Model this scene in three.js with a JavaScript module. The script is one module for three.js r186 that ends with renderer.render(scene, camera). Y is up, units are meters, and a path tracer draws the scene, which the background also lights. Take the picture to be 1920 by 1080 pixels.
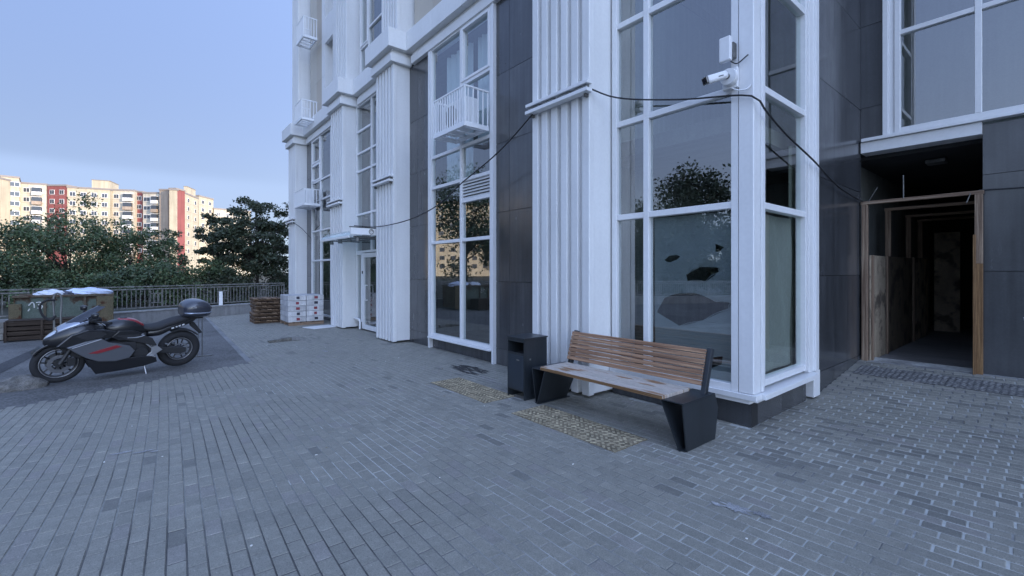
import * as THREE from 'three';
import { mergeGeometries } from 'three/addons/utils/BufferGeometryUtils.js';
import { RoundedBoxGeometry } from 'three/addons/geometries/RoundedBoxGeometry.js';

// ---------------------------------------------------------------- camera, sky, sun, exposure
const scene = new THREE.Scene();
const camera = new THREE.PerspectiveCamera(64.85, 1920 / 1080, 0.05, 2000);
camera.position.set(0, 1.65, 0);
camera.rotation.set(0, -39.4 * Math.PI / 180, 0);
camera.setViewOffset(1920, 1080, 0, 30, 1920, 1080);
scene.add(camera);
const renderer = new THREE.WebGLRenderer({ antialias: true });
renderer.toneMapping = THREE.LinearToneMapping;
renderer.toneMappingExposure = 2.0;
renderer.shadowMap.enabled = true;

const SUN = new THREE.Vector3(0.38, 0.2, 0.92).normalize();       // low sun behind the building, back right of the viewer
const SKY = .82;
{
  const W = 512, H = 256, d = new Float32Array(W * H * 4);
  const low = [.47, .56, .66], high = [.205, .30, .575], under = [.16, .17, .19];
  for (let j = 0; j < H; j++) for (let i = 0; i < W; i++) {
    const el = (j + .5) / H * 180 - 90, az = (i + .5) / W * 2 * Math.PI;
    const e = Math.exp(-Math.max(0, el) / 11), u = Math.min(1, Math.max(0, -el / 6));
    const ce = Math.cos(el * Math.PI / 180), dir = new THREE.Vector3(-ce * Math.cos(az), Math.sin(el * Math.PI / 180), -ce * Math.sin(az));
    const ang = Math.acos(Math.min(1, dir.dot(SUN))) * 180 / Math.PI;
    // brightening and whitening towards the sun, boosted beyond clear air to light the forecourt
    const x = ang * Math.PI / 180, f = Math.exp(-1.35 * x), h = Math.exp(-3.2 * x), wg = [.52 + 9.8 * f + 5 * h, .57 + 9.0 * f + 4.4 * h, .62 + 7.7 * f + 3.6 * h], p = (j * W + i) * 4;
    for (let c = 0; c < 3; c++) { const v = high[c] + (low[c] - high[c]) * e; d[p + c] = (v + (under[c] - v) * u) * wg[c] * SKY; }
    d[p + 3] = 1;
  }
  const sky = new THREE.DataTexture(d, W, H, THREE.RGBAFormat, THREE.FloatType);
  sky.mapping = THREE.EquirectangularReflectionMapping; sky.magFilter = THREE.LinearFilter; sky.minFilter = THREE.LinearFilter;
  sky.wrapS = THREE.RepeatWrapping; sky.needsUpdate = true;
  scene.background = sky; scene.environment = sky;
}
const sun = new THREE.DirectionalLight(new THREE.Color(1, .75, .46), 2.6);
sun.position.copy(SUN).multiplyScalar(250); sun.castShadow = true; sun.shadow.radius = 1.5;
Object.assign(sun.shadow.camera, { left: -160, right: 160, top: 160, bottom: -160, near: 1, far: 600 });
sun.shadow.mapSize.set(2048, 2048);
scene.add(sun); scene.add(sun.target);

// ---------------------------------------------------------------- helpers
function rng(seed) { let a = seed >>> 0; return () => { a = (a + 0x6D2B79F5) | 0; let t = Math.imul(a ^ (a >>> 15), 1 | a); t = (t + Math.imul(t ^ (t >>> 7), 61 | t)) ^ t; return ((t ^ (t >>> 14)) >>> 0) / 4294967296; }; }
const R0 = rng(7);
const used = {};
function numbered(n) { const k = used[n] || 0; used[n] = k + 1; return k ? n + '_' + String(k).padStart(3, '0') : n; }
function thing(name, label, category, group, pos = [0, 0, 0], rotY = 0) {
  const g = new THREE.Group(); g.name = numbered(name); g.position.set(...pos); g.rotation.y = rotY;
  g.userData.label = label; g.userData.category = category; if (group) g.userData.group = group;
  scene.add(g); return g;
}
function shadow(m) { m.castShadow = true; m.receiveShadow = true; return m; }
function mesh(parent, name, geo, mat) { const m = shadow(new THREE.Mesh(geo, mat)); m.name = name; parent.add(m); return m; }
function grp(parent, name) { const g = new THREE.Group(); g.name = name; parent.add(g); return g; }
function struct(name, geo, mat) { const m = shadow(new THREE.Mesh(geo, mat)); m.name = name; m.userData.kind = 'structure'; scene.add(m); return m; }
// box between extents, uv in metres
function metricUV(g, ou = 0, ov = 0, swap = false) {
  const p = g.attributes.position, n = g.attributes.normal, uv = new Float32Array(p.count * 2);
  for (let i = 0; i < p.count; i++) {
    const ax = Math.abs(n.getX(i)), ay = Math.abs(n.getY(i)), az = Math.abs(n.getZ(i));
    let u, v;
    if (ax >= ay && ax >= az) { u = p.getZ(i); v = p.getY(i); } else if (ay >= az) { u = p.getX(i); v = p.getZ(i); } else { u = p.getX(i); v = p.getY(i); }
    if (swap) [u, v] = [v, u];
    uv[i * 2] = u + ou; uv[i * 2 + 1] = v + ov;
  }
  g.setAttribute('uv', new THREE.BufferAttribute(uv, 2)); return g;
}
function bxG(x0, x1, y0, y1, z0, z1, r = 0, ou = 0, ov = 0) {
  const w = Math.abs(x1 - x0), h = Math.abs(y1 - y0), d = Math.abs(z1 - z0);
  const g = r ? new RoundedBoxGeometry(w, h, d, 1, r) : new THREE.BoxGeometry(w, h, d);
  g.translate((x0 + x1) / 2, (y0 + y1) / 2, (z0 + z1) / 2);
  return metricUV(g, ou, ov);
}
function grainUV(g, ax, ou, ov) {      // u runs along the grain
  const p = g.attributes.position, n = g.attributes.normal, uv = new Float32Array(p.count * 2), get = (k, i) => k === 0 ? p.getX(i) : k === 1 ? p.getY(i) : p.getZ(i);
  for (let i = 0; i < p.count; i++) { const m = [Math.abs(n.getX(i)), Math.abs(n.getY(i)), Math.abs(n.getZ(i))]; m[ax] -= .001; let f = m.indexOf(Math.max(...m)); const o = [0, 1, 2].filter(k => k !== ax); const w = f === ax ? o[0] : o.find(k => k !== f); uv[2 * i] = get(ax, i) + ou; uv[2 * i + 1] = get(w, i) + ov; }
  g.setAttribute('uv', new THREE.BufferAttribute(uv, 2)); return g;
}
function bx(parent, name, mat, x0, x1, y0, y1, z0, z1, r = 0) {
  if (mat.userData.grain) { const d = [Math.abs(x1 - x0), Math.abs(y1 - y0), Math.abs(z1 - z0)]; return mesh(parent, name, grainUV(bxG(x0, x1, y0, y1, z0, z1, r), d.indexOf(Math.max(...d)), R0() * 3, R0() * 3), mat); }
  return mesh(parent, name, bxG(x0, x1, y0, y1, z0, z1, r, R0() * 3, R0() * 3), mat); }
function merge(list) { return mergeGeometries(list.map(g => { const k = g.index ? g.toNonIndexed() : g; for (const a of Object.keys(k.attributes)) if (!['position', 'normal', 'uv'].includes(a)) k.deleteAttribute(a); return k; })); }
function tubeG(pts, r, seg = 24, rad = 6) { return new THREE.TubeGeometry(new THREE.CatmullRomCurve3(pts.map(p => new THREE.Vector3(...p))), seg, r, rad); }
function rodG(a, b, r, rad = 8) { const A = new THREE.Vector3(...a), B = new THREE.Vector3(...b), d = B.clone().sub(A), g = new THREE.CylinderGeometry(r, r, d.length(), rad); g.applyQuaternion(new THREE.Quaternion().setFromUnitVectors(new THREE.Vector3(0, 1, 0), d.normalize())); g.translate((A.x + B.x) / 2, (A.y + B.y) / 2, (A.z + B.z) / 2); return g; }

// ---------------------------------------------------------------- procedural textures
function noiseFn(seed) {
  const N = 256, r = rng(seed), t = new Float32Array(N * N); for (let i = 0; i < N * N; i++) t[i] = r();
  return (x, y, px, py) => {          // tileable value noise with period px, py
    const xi = Math.floor(x), yi = Math.floor(y), fx = x - xi, fy = y - yi, sx = fx * fx * (3 - 2 * fx), sy = fy * fy * (3 - 2 * fy);
    const h = (a, b) => t[((((b % py) + py) % py) * px + (((a % px) + px) % px)) % (N * N)];
    const a = h(xi, yi), b = h(xi + 1, yi), c = h(xi, yi + 1), d = h(xi + 1, yi + 1);
    return a + (b - a) * sx + (c - a) * sy + (a - b - c + d) * sx * sy;
  };
}
function fbm(n, u, v, f, fy, oct) { let s = 0, a = .5, k = 0; for (let o = 0; o < oct; o++) { s += a * n(u * f + o * 0, v * fy, f, fy); k += a; f *= 2; fy *= 2; a *= .55; } return s / k; }
function tex(size, metres, fn, srgb = true) {
  const d = new Uint8Array(size * size * 4);
  for (let j = 0; j < size; j++) for (let i = 0; i < size; i++) {
    const c = fn(i / size, j / size), p = (j * size + i) * 4;
    for (let k = 0; k < 3; k++) d[p + k] = Math.max(0, Math.min(255, Math.round((Array.isArray(c) ? c[k] : c) * 255)));
    d[p + 3] = 255;
  }
  const t = new THREE.DataTexture(d, size, size, THREE.RGBAFormat); t.wrapS = t.wrapT = THREE.RepeatWrapping; t.magFilter = THREE.LinearFilter; t.minFilter = THREE.LinearMipmapLinearFilter; t.generateMipmaps = true;
  t.repeat.set(1 / metres[0], 1 / metres[1]); if (srgb) t.colorSpace = THREE.SRGBColorSpace; t.needsUpdate = true; return t;
}
const n1 = noiseFn(11), n2 = noiseFn(23), n3 = noiseFn(37);
const mixc = (a, b, t) => a.map((v, i) => v + (b[i] - v) * t), sst = (a, b, x) => { const t = Math.max(0, Math.min(1, (x - a) / (b - a))); return t * t * (3 - 2 * t); };
const T = {};
T.paver = tex(512, [.8, .8], (u, v) => { const c = fbm(n1, u, v, 6, 6, 5), s = n2(u * 200, v * 200, 200, 200), q = n3(u * 64, v * 64, 64, 64); return .80 + .22 * (c - .5) + .16 * (s - .5) - (q > .93 ? .14 : 0) + (q < .05 ? .1 : 0); });
T.paverB = tex(512, [.8, .8], (u, v) => .5 * n2(u * 220, v * 220, 220, 220) + .5 * fbm(n1, u, v, 20, 20, 3), false);
T.bed = tex(1024, [7, 7], (u, v) => { const c = fbm(n1, u, v, 5, 5, 4), s = n2(u * 250, v * 250, 250, 250); const k = sst(.32, .52, c); return mixc([.52, .52, .53], [.86, .87, .87], k).map(x => x + .14 * (s - .5)); });
T.asphalt = tex(1024, [4, 4], (u, v) => { const c = fbm(n1, u, v, 4, 4, 5), s = n2(u * 250, v * 250, 250, 250), d = fbm(n3, u, v, 9, 9, 3); return .72 + .35 * (c - .5) + .30 * (s - .5) + .12 * (d - .5); });
T.panel = tex(512, [2.4, 2.4], (u, v) => { const st = fbm(n1, u, v, 40, 2, 3), b = fbm(n2, u, v, 4, 4, 4), g = n3(u * 180, v * 180, 180, 180); return .80 + .20 * (st - .5) + .24 * (b - .5) + .05 * (g - .5); });
T.panelR = tex(256, [2.4, 2.4], (u, v) => { const b = fbm(n2, u, v, 5, 5, 4), st = fbm(n1, u, v, 30, 3, 2); return .55 + .5 * (b - .5) + .25 * (st - .5); }, false);
T.white = tex(512, [3, 3], (u, v) => { const st = fbm(n1, u, v, 50, 2, 3), b = fbm(n2, u, v, 3, 3, 4), g = n3(u * 120, v * 120, 120, 120); return .95 + .022 * (st - .5) + .07 * (b - .5) + .02 * (g - .5); });
T.wood = tex(512, [1.6, .25], (u, v) => { const g = fbm(n1, u, v + .06 * n3(u * 5, v * 5, 5, 5), 4, 30, 3), k = fbm(n2, u, v, 3, 6, 3), f = n2(u * 60, v * 220, 60, 220); const t = Math.min(1, Math.max(0, .5 + 1.1 * (g - .5) + .5 * (k - .5))); return mixc([.50, .40, .34], [.98, .90, .82], t).map(x => x * (.9 + .2 * f)); });
T.woodW = tex(512, [1.6, .4], (u, v) => { const g = fbm(n1, u, v, 3, 24, 3), w = sst(.30, .50, fbm(n3, u, v, 5, 4, 4)); return mixc(mixc([.60, .46, .34], [.80, .66, .52], g), [.88, .87, .86], w).map(x => x * (.85 + .3 * n2(u * 40, v * 200, 40, 200))); });
T.ply = tex(512, [1.5, 1.5], (u, v) => { const c = fbm(n1, u, v, 8, 3, 4), s = n2(u * 60, v * 90, 60, 90), d = sst(.5, .75, fbm(n3, u, v, 6, 6, 4)); return mixc([.80, .74, .66], [.45, .41, .37], d).map(x => x * (.8 + .3 * c + .1 * s)); });
T.rust = tex(512, [1.4, 1.4], (u, v) => { const a = fbm(n1, u, v, 6, 6, 5), b = fbm(n2, u, v, 14, 10, 4), s = n3(u * 150, v * 150, 150, 150); const r = sst(.52, .66, a * .65 + b * .35); return mixc(mixc([.50, .56, .52], [.64, .67, .66], b), [.40, .28, .20], r).map(x => x * (.88 + .24 * s)); });
T.stone = tex(256, [.5, .5], (u, v) => { const a = fbm(n1, u, v, 6, 6, 5), s = n3(u * 90, v * 90, 90, 90); return .62 + .5 * (a - .5) + .2 * (s - .5); });
T.concrete = tex(512, [3, 3], (u, v) => { const a = fbm(n1, u, v, 5, 5, 5), st = fbm(n2, u, v, 40, 3, 2), s = n3(u * 200, v * 200, 200, 200); return .80 + .3 * (a - .5) + .14 * (st - .5) + .08 * (s - .5); });
T.apt = tex(512, [26, 26], (u, v) => { const a = fbm(n1, u, v, 8, 8, 5), st = fbm(n2, u, v, 60, 4, 3); return .88 + .16 * (a - .5) + .14 * (st - .5); });
T.film = tex(512, [1.2, 1.2], (u, v) => { const a = fbm(n1, u, v, 4, 6, 5); return Math.abs(a - .5) * 3 % 1; }, false);

const L = (r, g, b) => new THREE.Color().setRGB(r, g, b);
const S = (o) => new THREE.MeshStandardMaterial(o), P = (o) => new THREE.MeshPhysicalMaterial(o);
const M = {};
M.white = S({ color: L(.82, .82, .81), map: T.white, roughness: .45 });
M.frame = S({ color: L(.86, .86, .86), map: T.white, roughness: .32 });
M.panel = [[.095, .098, .104], [.084, .087, .094], [.104, .105, .109]].map(c => P({ color: L(...c), map: T.panel, roughness: .38, ior: 1.75, roughnessMap: T.panelR, specularIntensity: 1 }));
M.panelBack = S({ color: L(.02, .02, .02), roughness: .9 });
M.beige = [[.56, .51, .43], [.60, .56, .49], [.52, .46, .38]].map(c => S({ color: L(...c), map: T.white, roughness: .6 }));
M.glass = P({ color: L(.72, .80, .80), roughness: 0, transmission: 1, thickness: 0, ior: 3.1 });
M.glassPlain = P({ color: L(.85, .92, .88), roughness: 0, transmission: 1, thickness: 0, ior: 1.9 });
M.inWall = S({ color: L(.30, .31, .29), map: T.concrete, roughness: .9 });
M.inFloor = S({ color: L(.22, .21, .19), map: T.concrete, roughness: .85 });
M.drywall = S({ color: L(.68, .67, .55), map: T.concrete, roughness: .9 });
M.curtain = P({ color: L(.86, .88, .90), roughness: .95, transmission: .12, thickness: 0, side: THREE.DoubleSide });
M.steelW = S({ color: L(.80, .81, .82), roughness: .4, metalness: .0 });
M.galv = S({ color: L(.46, .46, .44), map: T.stone, roughness: .5, metalness: .35 });
M.rail = S({ color: L(.58, .56, .52), map: T.stone, roughness: .55, metalness: .2 });
M.black = S({ color: L(.018, .018, .02), roughness: .5 });
M.rubber = S({ color: L(.02, .02, .022), roughness: .85 });
M.darkSteel = P({ color: L(.030, .037, .044), map: T.panel, roughness: .38, clearcoat: .25, clearcoatRoughness: .4 });
M.slat = [[.56, .42, .31], [.50, .38, .28], [.60, .46, .34]].map(c => S({ color: L(...c), map: T.wood, roughness: .7, bumpMap: T.wood, bumpScale: .001 }));
M.seat = [[.62, .56, .50], [.57, .52, .46]].map(c => S({ color: L(...c), map: T.woodW, roughness: .75, bumpMap: T.woodW, bumpScale: .001 }));
M.timber = S({ color: L(.42, .385, .335), map: T.wood, roughness: .85 });
M.timberY = S({ color: L(.42, .31, .17), map: T.wood, roughness: .85 });
for (const m of [M.timber, M.timberY, ...M.slat, ...M.seat]) m.userData.grain = true;
M.ply = S({ color: L(.66, .63, .58), map: T.ply, roughness: .85 });
M.concrete = S({ color: L(.36, .36, .36), map: T.concrete, roughness: .9 });
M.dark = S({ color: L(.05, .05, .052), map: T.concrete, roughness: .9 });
// ---------------------------------------------------------------- ground
const rampY = (x, z) => (z > -2.2 && x > 6.9) ? .23 * Math.min(1, (x - 6.9) / 2.1) : 0;
{
  const g = new THREE.PlaneGeometry(1600, 1600, 1, 1); g.rotateX(-Math.PI / 2); g.translate(0, -.05, -200);
  const uv = g.attributes.uv; for (let i = 0; i < uv.count; i++) uv.setXY(i, uv.getX(i) * 1600, uv.getY(i) * 1600);
  struct('ground', g, S({ color: L(.09, .095, .06), map: T.stone, roughness: 1 }));
}
function sheetG(pts, y) {         // polygon in x,z
  const sh = new THREE.Shape(pts.map(p => new THREE.Vector2(p[0], -p[1]))), g = new THREE.ShapeGeometry(sh); g.rotateX(-Math.PI / 2); g.translate(0, y, 0);
  const p = g.attributes.position, uv = g.attributes.uv; for (let i = 0; i < p.count; i++) uv.setXY(i, p.getX(i), p.getZ(i)); return g;
}
const ASPH = [[-60, -60], [1.95, -60], [1.88, -20.8], [1.52, -9.42], [.6, -9.05], [-.36, -8.55], [-1.29, -8.1], [-6, -6.4], [-60, -4]];
function inPoly(P, x, z) { let c = false; for (let i = 0, j = P.length - 1; i < P.length; j = i++) { const [a, b] = P[i], [d, e] = P[j]; if ((b > z) !== (e > z) && x < (d - a) * (z - b) / (e - b) + a) c = !c; } return c; }
const TACT = [[3.35, 3.86, -6.0, -4.62, 3], [3.35, 3.87, -4.1, -2.6, 3]];
const pavement = (() => {
  const zig = []; { const q = rng(12); for (let k = 0; k <= 60; k++) zig.push([1.55 + 1.3 * (q() - .5) + .5 * Math.sin(k * .7), 2.6 - k * .19]); }
  const flat = sheetG([[6.9, 16], [1.6, 16], ...zig, [1.52, -9.42], [1.88, -20.8], [1.9, -22], [9.3, -22], [9.3, -2.0], [6.9, -2.0]], -.0045);
  const old = sheetG([[-12, 16], [-12, -4.2], [-6, -6.4], [-1.29, -8.1], [-.36, -8.55], [.6, -9.05], [1.52, -9.42], ...zig.slice().reverse(), [1.6, 16]], -.0045);
  const ramp = new THREE.PlaneGeometry(2.4, 18, 4, 4); ramp.rotateX(-Math.PI / 2); ramp.translate(8.1, 0, 6.9);
  const p = ramp.attributes.position, uv = ramp.attributes.uv; for (let i = 0; i < p.count; i++) { p.setY(i, -.0045 + .23 * Math.min(1.15, (p.getX(i) - 6.9) / 2.1)); uv.setXY(i, p.getX(i), p.getZ(i)); } ramp.computeVertexNormals();
  const m = struct('pavement', merge([flat, ramp]), S({ color: L(.62, .61, .57), map: T.bed, roughness: .95 })); const b = mesh(m, 'dirt_bedding', old, S({ color: L(.33, .325, .30), map: T.bed, roughness: .95 })); b.userData.label = 'dark dirty joint filling of the older paving'; return m;
})();
struct('asphalt', sheetG([[-60, -23], [2.05, -23], [1.98, -20.8], [1.62, -9.36], [.64, -8.95], [-.32, -8.45], [-1.25, -8.0], [-6, -6.4], [-12, -4.2], [-60, 12]], -.004), S({ color: L(.25, .245, .235), map: T.asphalt, roughness: .85 }));
{
  // paver stone: top face with a small chamfer and sides, no underside
  function paverG(l, w, k) {
    const c = .004, h = .03, hx = w / 2, hz = l / 2, P3 = [], U = [];
    const ou = R0() * 5, ov = R0() * 5;
    const q = (a, b, d, e) => { for (const v of [a, b, d, a, d, e]) { P3.push(...v); U.push(v[0] + ou + v[1], v[2] + ov); } };
    const T4 = [[-hx + c, 0, -hz + c], [-hx + c, 0, hz - c], [hx - c, 0, hz - c], [hx - c, 0, -hz + c]], E4 = [[-hx, -c, -hz], [-hx, -c, hz], [hx, -c, hz], [hx, -c, -hz]], B4 = E4.map(v => [v[0], -h, v[2]]);
    q(...T4); for (let i = 0; i < 4; i++) { const j = (i + 1) % 4; q(T4[i], E4[i], E4[j], T4[j]); q(E4[i], B4[i], B4[j], E4[j]); }
    const g = new THREE.BufferGeometry(); g.setAttribute('position', new THREE.Float32BufferAttribute(P3, 3)); g.setAttribute('uv', new THREE.Float32BufferAttribute(U, 2)); g.computeVertexNormals(); return g;
  }
  const geos = [0, 1, 2, 3].map(k => paverG(.193, .0925, k));
  const cols = [[.395, .380, .325], [.380, .367, .315], [.410, .393, .335], [.355, .343, .295], [.390, .377, .323], [.403, .385, .328], [.275, .267, .235], [.390, .367, .330]];
  const mats = cols.map(c => S({ color: L(...c), map: T.paver, roughness: .62, bumpMap: T.paverB, bumpScale: .0012 }));
  const r = rng(99), list = [], Xc = 2, fan = z => 1 + .17 * Math.tanh((z + 2) / 6), V = new THREE.Vector3(), nz = noiseFn(5);
  camera.updateMatrixWorld(); camera.updateProjectionMatrix();
  for (let i = -75; i < 92; i++) for (let j = -112; j < 22; j++) {
    const rr = Xc + i * .1, z = (j + (i & 1) * .5) * .2 + .004 * (r() - .5), f = fan(z), x = Xc + (rr - Xc) * f;
    const a1 = r(), a2 = r(), a3 = r(), a4 = r(), a5 = r();
    if (x < -5.2 || x > 9.1 || z < -21.2 || z > 2.6) continue;
    if (inPoly(ASPH, x - .02, z)) continue;
    if (x > 5.0 && z < -2.12) continue; if (x > 4.97 && z < -2.12) continue;
    if (TACT.some(t => x > t[0] + .05 && x < t[1] - .05 && z > t[2] + .1 && z < t[3] - .1)) continue;
    V.set(x, 0, z).project(camera);
    const depth = x * Math.sin(.6877) - z * Math.cos(.6877);
    if (depth < .6 || Math.abs(V.x) > 1.35 || V.y < -1.6) continue;
    const vis = Math.abs(V.x) < .985 && V.y > -.985 ? 1 / (depth * depth * depth) : 0;
    const ang = Math.atan((rr - Xc) * .17 / 6 * (1 - Math.tanh((z + 2) / 6) ** 2));
    // worn patches of darker replaced stones and sunken ones
    const patch = nz(x * .9 + 40, z * .9 + 80, 200, 200);
    let c = Math.floor(a1 * 6); if (x > 2.2 ? (a2 > .965 || (patch > .8 && a2 > .72)) : a2 > .992) c = 6; if (a2 < .06) c = 7;
    if (x > 4.2 && z > -2.2 && a2 > .55) c = a3 > .4 ? 3 : 6;
    list.push({ x, y: rampY(x, z) + .0025 * (a3 - .5) - (a2 > .985 ? .003 : 0), z, ang: ang + .012 * (a4 - .5), tilt: (x > 6.9 && z > -2.2 ? Math.atan(.23 / 2.1) : 0) + .012 * (a5 - .5), sx: f * (x > 3.6 && z > -2.3 ? .955 : x > 2.2 ? .985 : 1), sz: x > 3.6 && z > -2.3 ? .97 : 1, k: Math.floor(a5 * 4), c, vis, flip: a4 > .5 });
  }
  list.sort((a, b) => b.vis - a.vis);
  const dummy = new THREE.Object3D();
  const place = (o, d) => { o.position.set(d.x, d.y, d.z); o.rotation.set(0, d.ang + (d.flip ? Math.PI : 0), d.flip ? -d.tilt : d.tilt, 'YXZ'); o.scale.set(d.sx, 1, d.sz); };
  list.slice(0, 300).forEach((d, i) => { const m = mesh(pavement, 'paver' + (i ? '_' + String(i).padStart(3, '0') : ''), geos[d.k], mats[d.c]); place(m, d); });
  const rest = list.slice(300);
  for (let k = 0; k < 4; k++) {
    const sub = rest.filter(d => d.k === k), im = shadow(new THREE.InstancedMesh(geos[k], S({ color: 0xffffff, map: T.paver, roughness: .62, bumpMap: T.paverB, bumpScale: .0012 }), sub.length));
    sub.forEach((d, i) => { place(dummy, d); dummy.updateMatrix(); im.setMatrixAt(i, dummy.matrix); im.setColorAt(i, L(...cols[d.c])); });
    im.name = 'far_pavers' + (k ? '_' + String(k).padStart(3, '0') : ''); im.userData.kind = 'stuff'; pavement.add(im);
  }
  // tactile tiles with raised diagonal ridges
  const yel = [S({ color: L(.52, .42, .27), map: T.stone, roughness: .95 }), S({ color: L(.95, .80, .52), map: T.stone, roughness: .9 })], grey = [S({ color: L(.27, .265, .26), map: T.stone, roughness: .95 }), S({ color: L(.50, .49, .47), map: T.stone, roughness: .9 })];
  function tactile(x0, x1, z0, z1, mat, y = 0, tilt = 0) {
    const g = new THREE.Group(); g.name = 'tactile_tile'; g.position.set((x0 + x1) / 2, y, (z0 + z1) / 2); g.rotation.z = tilt; pavement.add(g);
    const w = x1 - x0 - .006, d = z1 - z0 - .006; mesh(g, 'slab', bxG(-w / 2, w / 2, -.03, .004, -d / 2, d / 2, 0, R0(), R0()), mat[0]);
    const parts = [], n = 8, sw = w / n, sd = d / n;
    for (let i = 0; i < n; i++) for (let j = 0; j < n; j++) { const b = new THREE.CylinderGeometry(.42 * Math.min(sw, sd) * .72, .42 * Math.min(sw, sd) * 1.25, .006, 4, 1); b.rotateY(Math.PI / 4); b.scale(1.25 + .2 * R0(), 1 - .35 * R0(), .52 + .12 * R0()); b.rotateY(((i >> 1) + (j >> 2)) & 1 ? .78 : -.78); b.translate(-w / 2 + sw * (i + .5), .0065, -d / 2 + sd * (j + .5)); parts.push(metricUV(b, R0(), R0())); }
    const rg = mesh(g, 'ridges', merge(parts), mat[1]); rg.userData.kind = 'stuff';
  }
  for (const [x0, x1, z0, z1, n] of TACT) for (let k = 0; k < n; k++) { const s = (z1 - z0) / n; tactile(x0, x1, z0 + k * s, z0 + (k + 1) * s, yel, 0); }
  for (let k = 0; k < 4; k++) tactile(8.2, 8.7, -2.0 + k * .5, -1.5 + k * .5, grey, rampY(8.45, 0) + .003, Math.atan(.23 / 2.1));
}
// concrete sill strip along the passage wall and the low kerb line beside the asphalt
{ const a = new THREE.Vector2(1.90, -20.9), b = new THREE.Vector2(1.56, -9.5), d = a.distanceTo(b), g = bxG(-.045, .045, -.03, .006, -d / 2, d / 2, .003); g.rotateY(Math.atan2(a.x - b.x, a.y - b.y)); g.translate((a.x + b.x) / 2, 0, (a.y + b.y) / 2); struct('kerb', g, M.concrete); }
struct('dark_strip', sheetG([[-2.05, -11.0], [-1.75, -11.0], [-1.42, -14.9], [-1.66, -14.9]], .0005), S({ color: L(.10, .10, .105), map: T.asphalt, roughness: .9 }));  // long thin sheet, darker than the asphalt it lies on
struct('edge_strip', bxG(8.98, 9.10, -.05, .232, -2.08, 6, 0), M.concrete);
// loose marks lying on the paving: damp oil stain, white paint smears (flat matter on the stones)
function blotG(cx, cz, rx, rz, y, seed, spike = .35) {
  const r = rng(seed), pts = []; for (let i = 0; i < 40; i++) { const a = i / 40 * Math.PI * 2, k = 1 - spike * r(); pts.push([cx + Math.cos(a) * rx * k, cz + Math.sin(a) * rz * k]); } return sheetG(pts, y);
}
{
  const t = thing('oil_stain', 'dark oily stain on the paving below the tall bay window', 'stain');
  { const q = rng(8), L5 = []; for (let k = 0; k < 60; k++) { const a = q() * 6.28, d = q(); L5.push(blotG(4.3 + .17 * (k / 60 - .5) * 2 + .05 * (q() - .5), -6.38 + .40 * (q() - .5) * 2 * Math.sqrt(1 - (k / 60 - .5) ** 2 * 3), .012 + .022 * q(), .07 + .16 * q(), .0032 + .00006 * k, 60 + k, .7)); } mesh(t, 'stain', merge(L5), S({ color: L(.11, .105, .10), map: T.stone, roughness: .7 })).userData.kind = 'stuff'; }
  const paint = S({ color: L(.85, .85, .86), map: T.stone, roughness: .8 });
  const smear = (name, label, list) => { const o = thing(name, label, 'paint mark', 'spilled paint marks on the paving'); for (const [x, z, a, b, s] of list) mesh(o, 'paint', blotG(x, z, a, b, .0035 + .0004 * s, 20 + s, .6), paint); };
  smear('paint_mark', 'streaky white paint mark in front of the motorcycle', [[-.12, -5.45, .11, .03, 1], [.02, -5.36, .1, .025, 2], [.1, -5.3, .04, .03, 3]]);
  smear('paint_mark', 'pale splattered paint blot right of the bench', [[3.21, -1.45, .07, .13, 4], [3.26, -1.3, .05, .07, 5], [3.16, -1.56, .03, .05, 6]]);
  smear('paint_mark', 'thin white paint dash before the second fluted column', [[2.98, -9.75, .05, .16, 7]]);
}

{ // scattered litter: butts, paper crumbs, dry leaf bits
  const r = rng(515), parts = [], cols = [];
  for (let i = 0; i < 150; i++) { const x = -3 + r() * 11, z = -14 + r() * 13.5; if (inPoly(ASPH, x, z) || (x > 4.4 && z < -2.2)) { r(); r(); r(); continue; } const l = .008 + .022 * r() * r(), w = .006 + .006 * r(), g = new THREE.BoxGeometry(l, .004, w); g.rotateY(r() * 6.3); g.translate(x, rampY(x, z) + .0035, z); const c = i % 3 ? [.75, .74, .70] : [.22, .17, .11], q = g.toNonIndexed(), n = q.attributes.position.count, a = new Float32Array(n * 3); for (let k = 0; k < n; k++) a.set(c, k * 3); q.setAttribute('color', new THREE.BufferAttribute(a, 3)); parts.push(q); }
  const m = shadow(new THREE.Mesh(mergeGeometries(parts), S({ color: 0xffffff, vertexColors: true, roughness: .9 }))); m.name = 'litter'; m.userData.kind = 'stuff'; m.userData.label = 'tiny scattered bits of litter on the paving'; m.userData.category = 'litter'; scene.add(m);
}
// ---------------------------------------------------------------- the building
const XC = 4.52, XW = 4.95, XG = 5.02;
const building = thing('office_building', 'tall building with white fluted columns, dark cladding panels and large windows', 'building');
const COLS = [[-5.03, -3.92], [-10.81, -9.83], [-14.25, -13.21], [-19.33, -18.38]];
// fluted columns
function column(z0, z1, y0, y1, xf, xb) {
  const c = grp(building, 'column'), n = 6, p = (z1 - z0) / (n - .35), rw = p * .62;
  bx(c, 'shaft', M.white, xf + .075, xb, y0, y1, z0 + .01, z1 - .012);
  for (let i = 0; i < n; i++) { const a = z0 + i * p, b = i === n - 1 ? z1 : a + rw; bx(c, 'rib', M.white, xf, xf + .1, y0 - (y0 < 1 ? .02 : 0), y1, a, b, .012); }
  return c;
}
COLS.forEach(([a, b], i) => { column(a, b, .05, 6.47, XC, XW + .15); if (i) column(a + .06, b - .06, 7.18, 14.5, XC + .12, XW + .3); else column(a, b, 6.5, 14.5, XC, XW + .15); });
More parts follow.
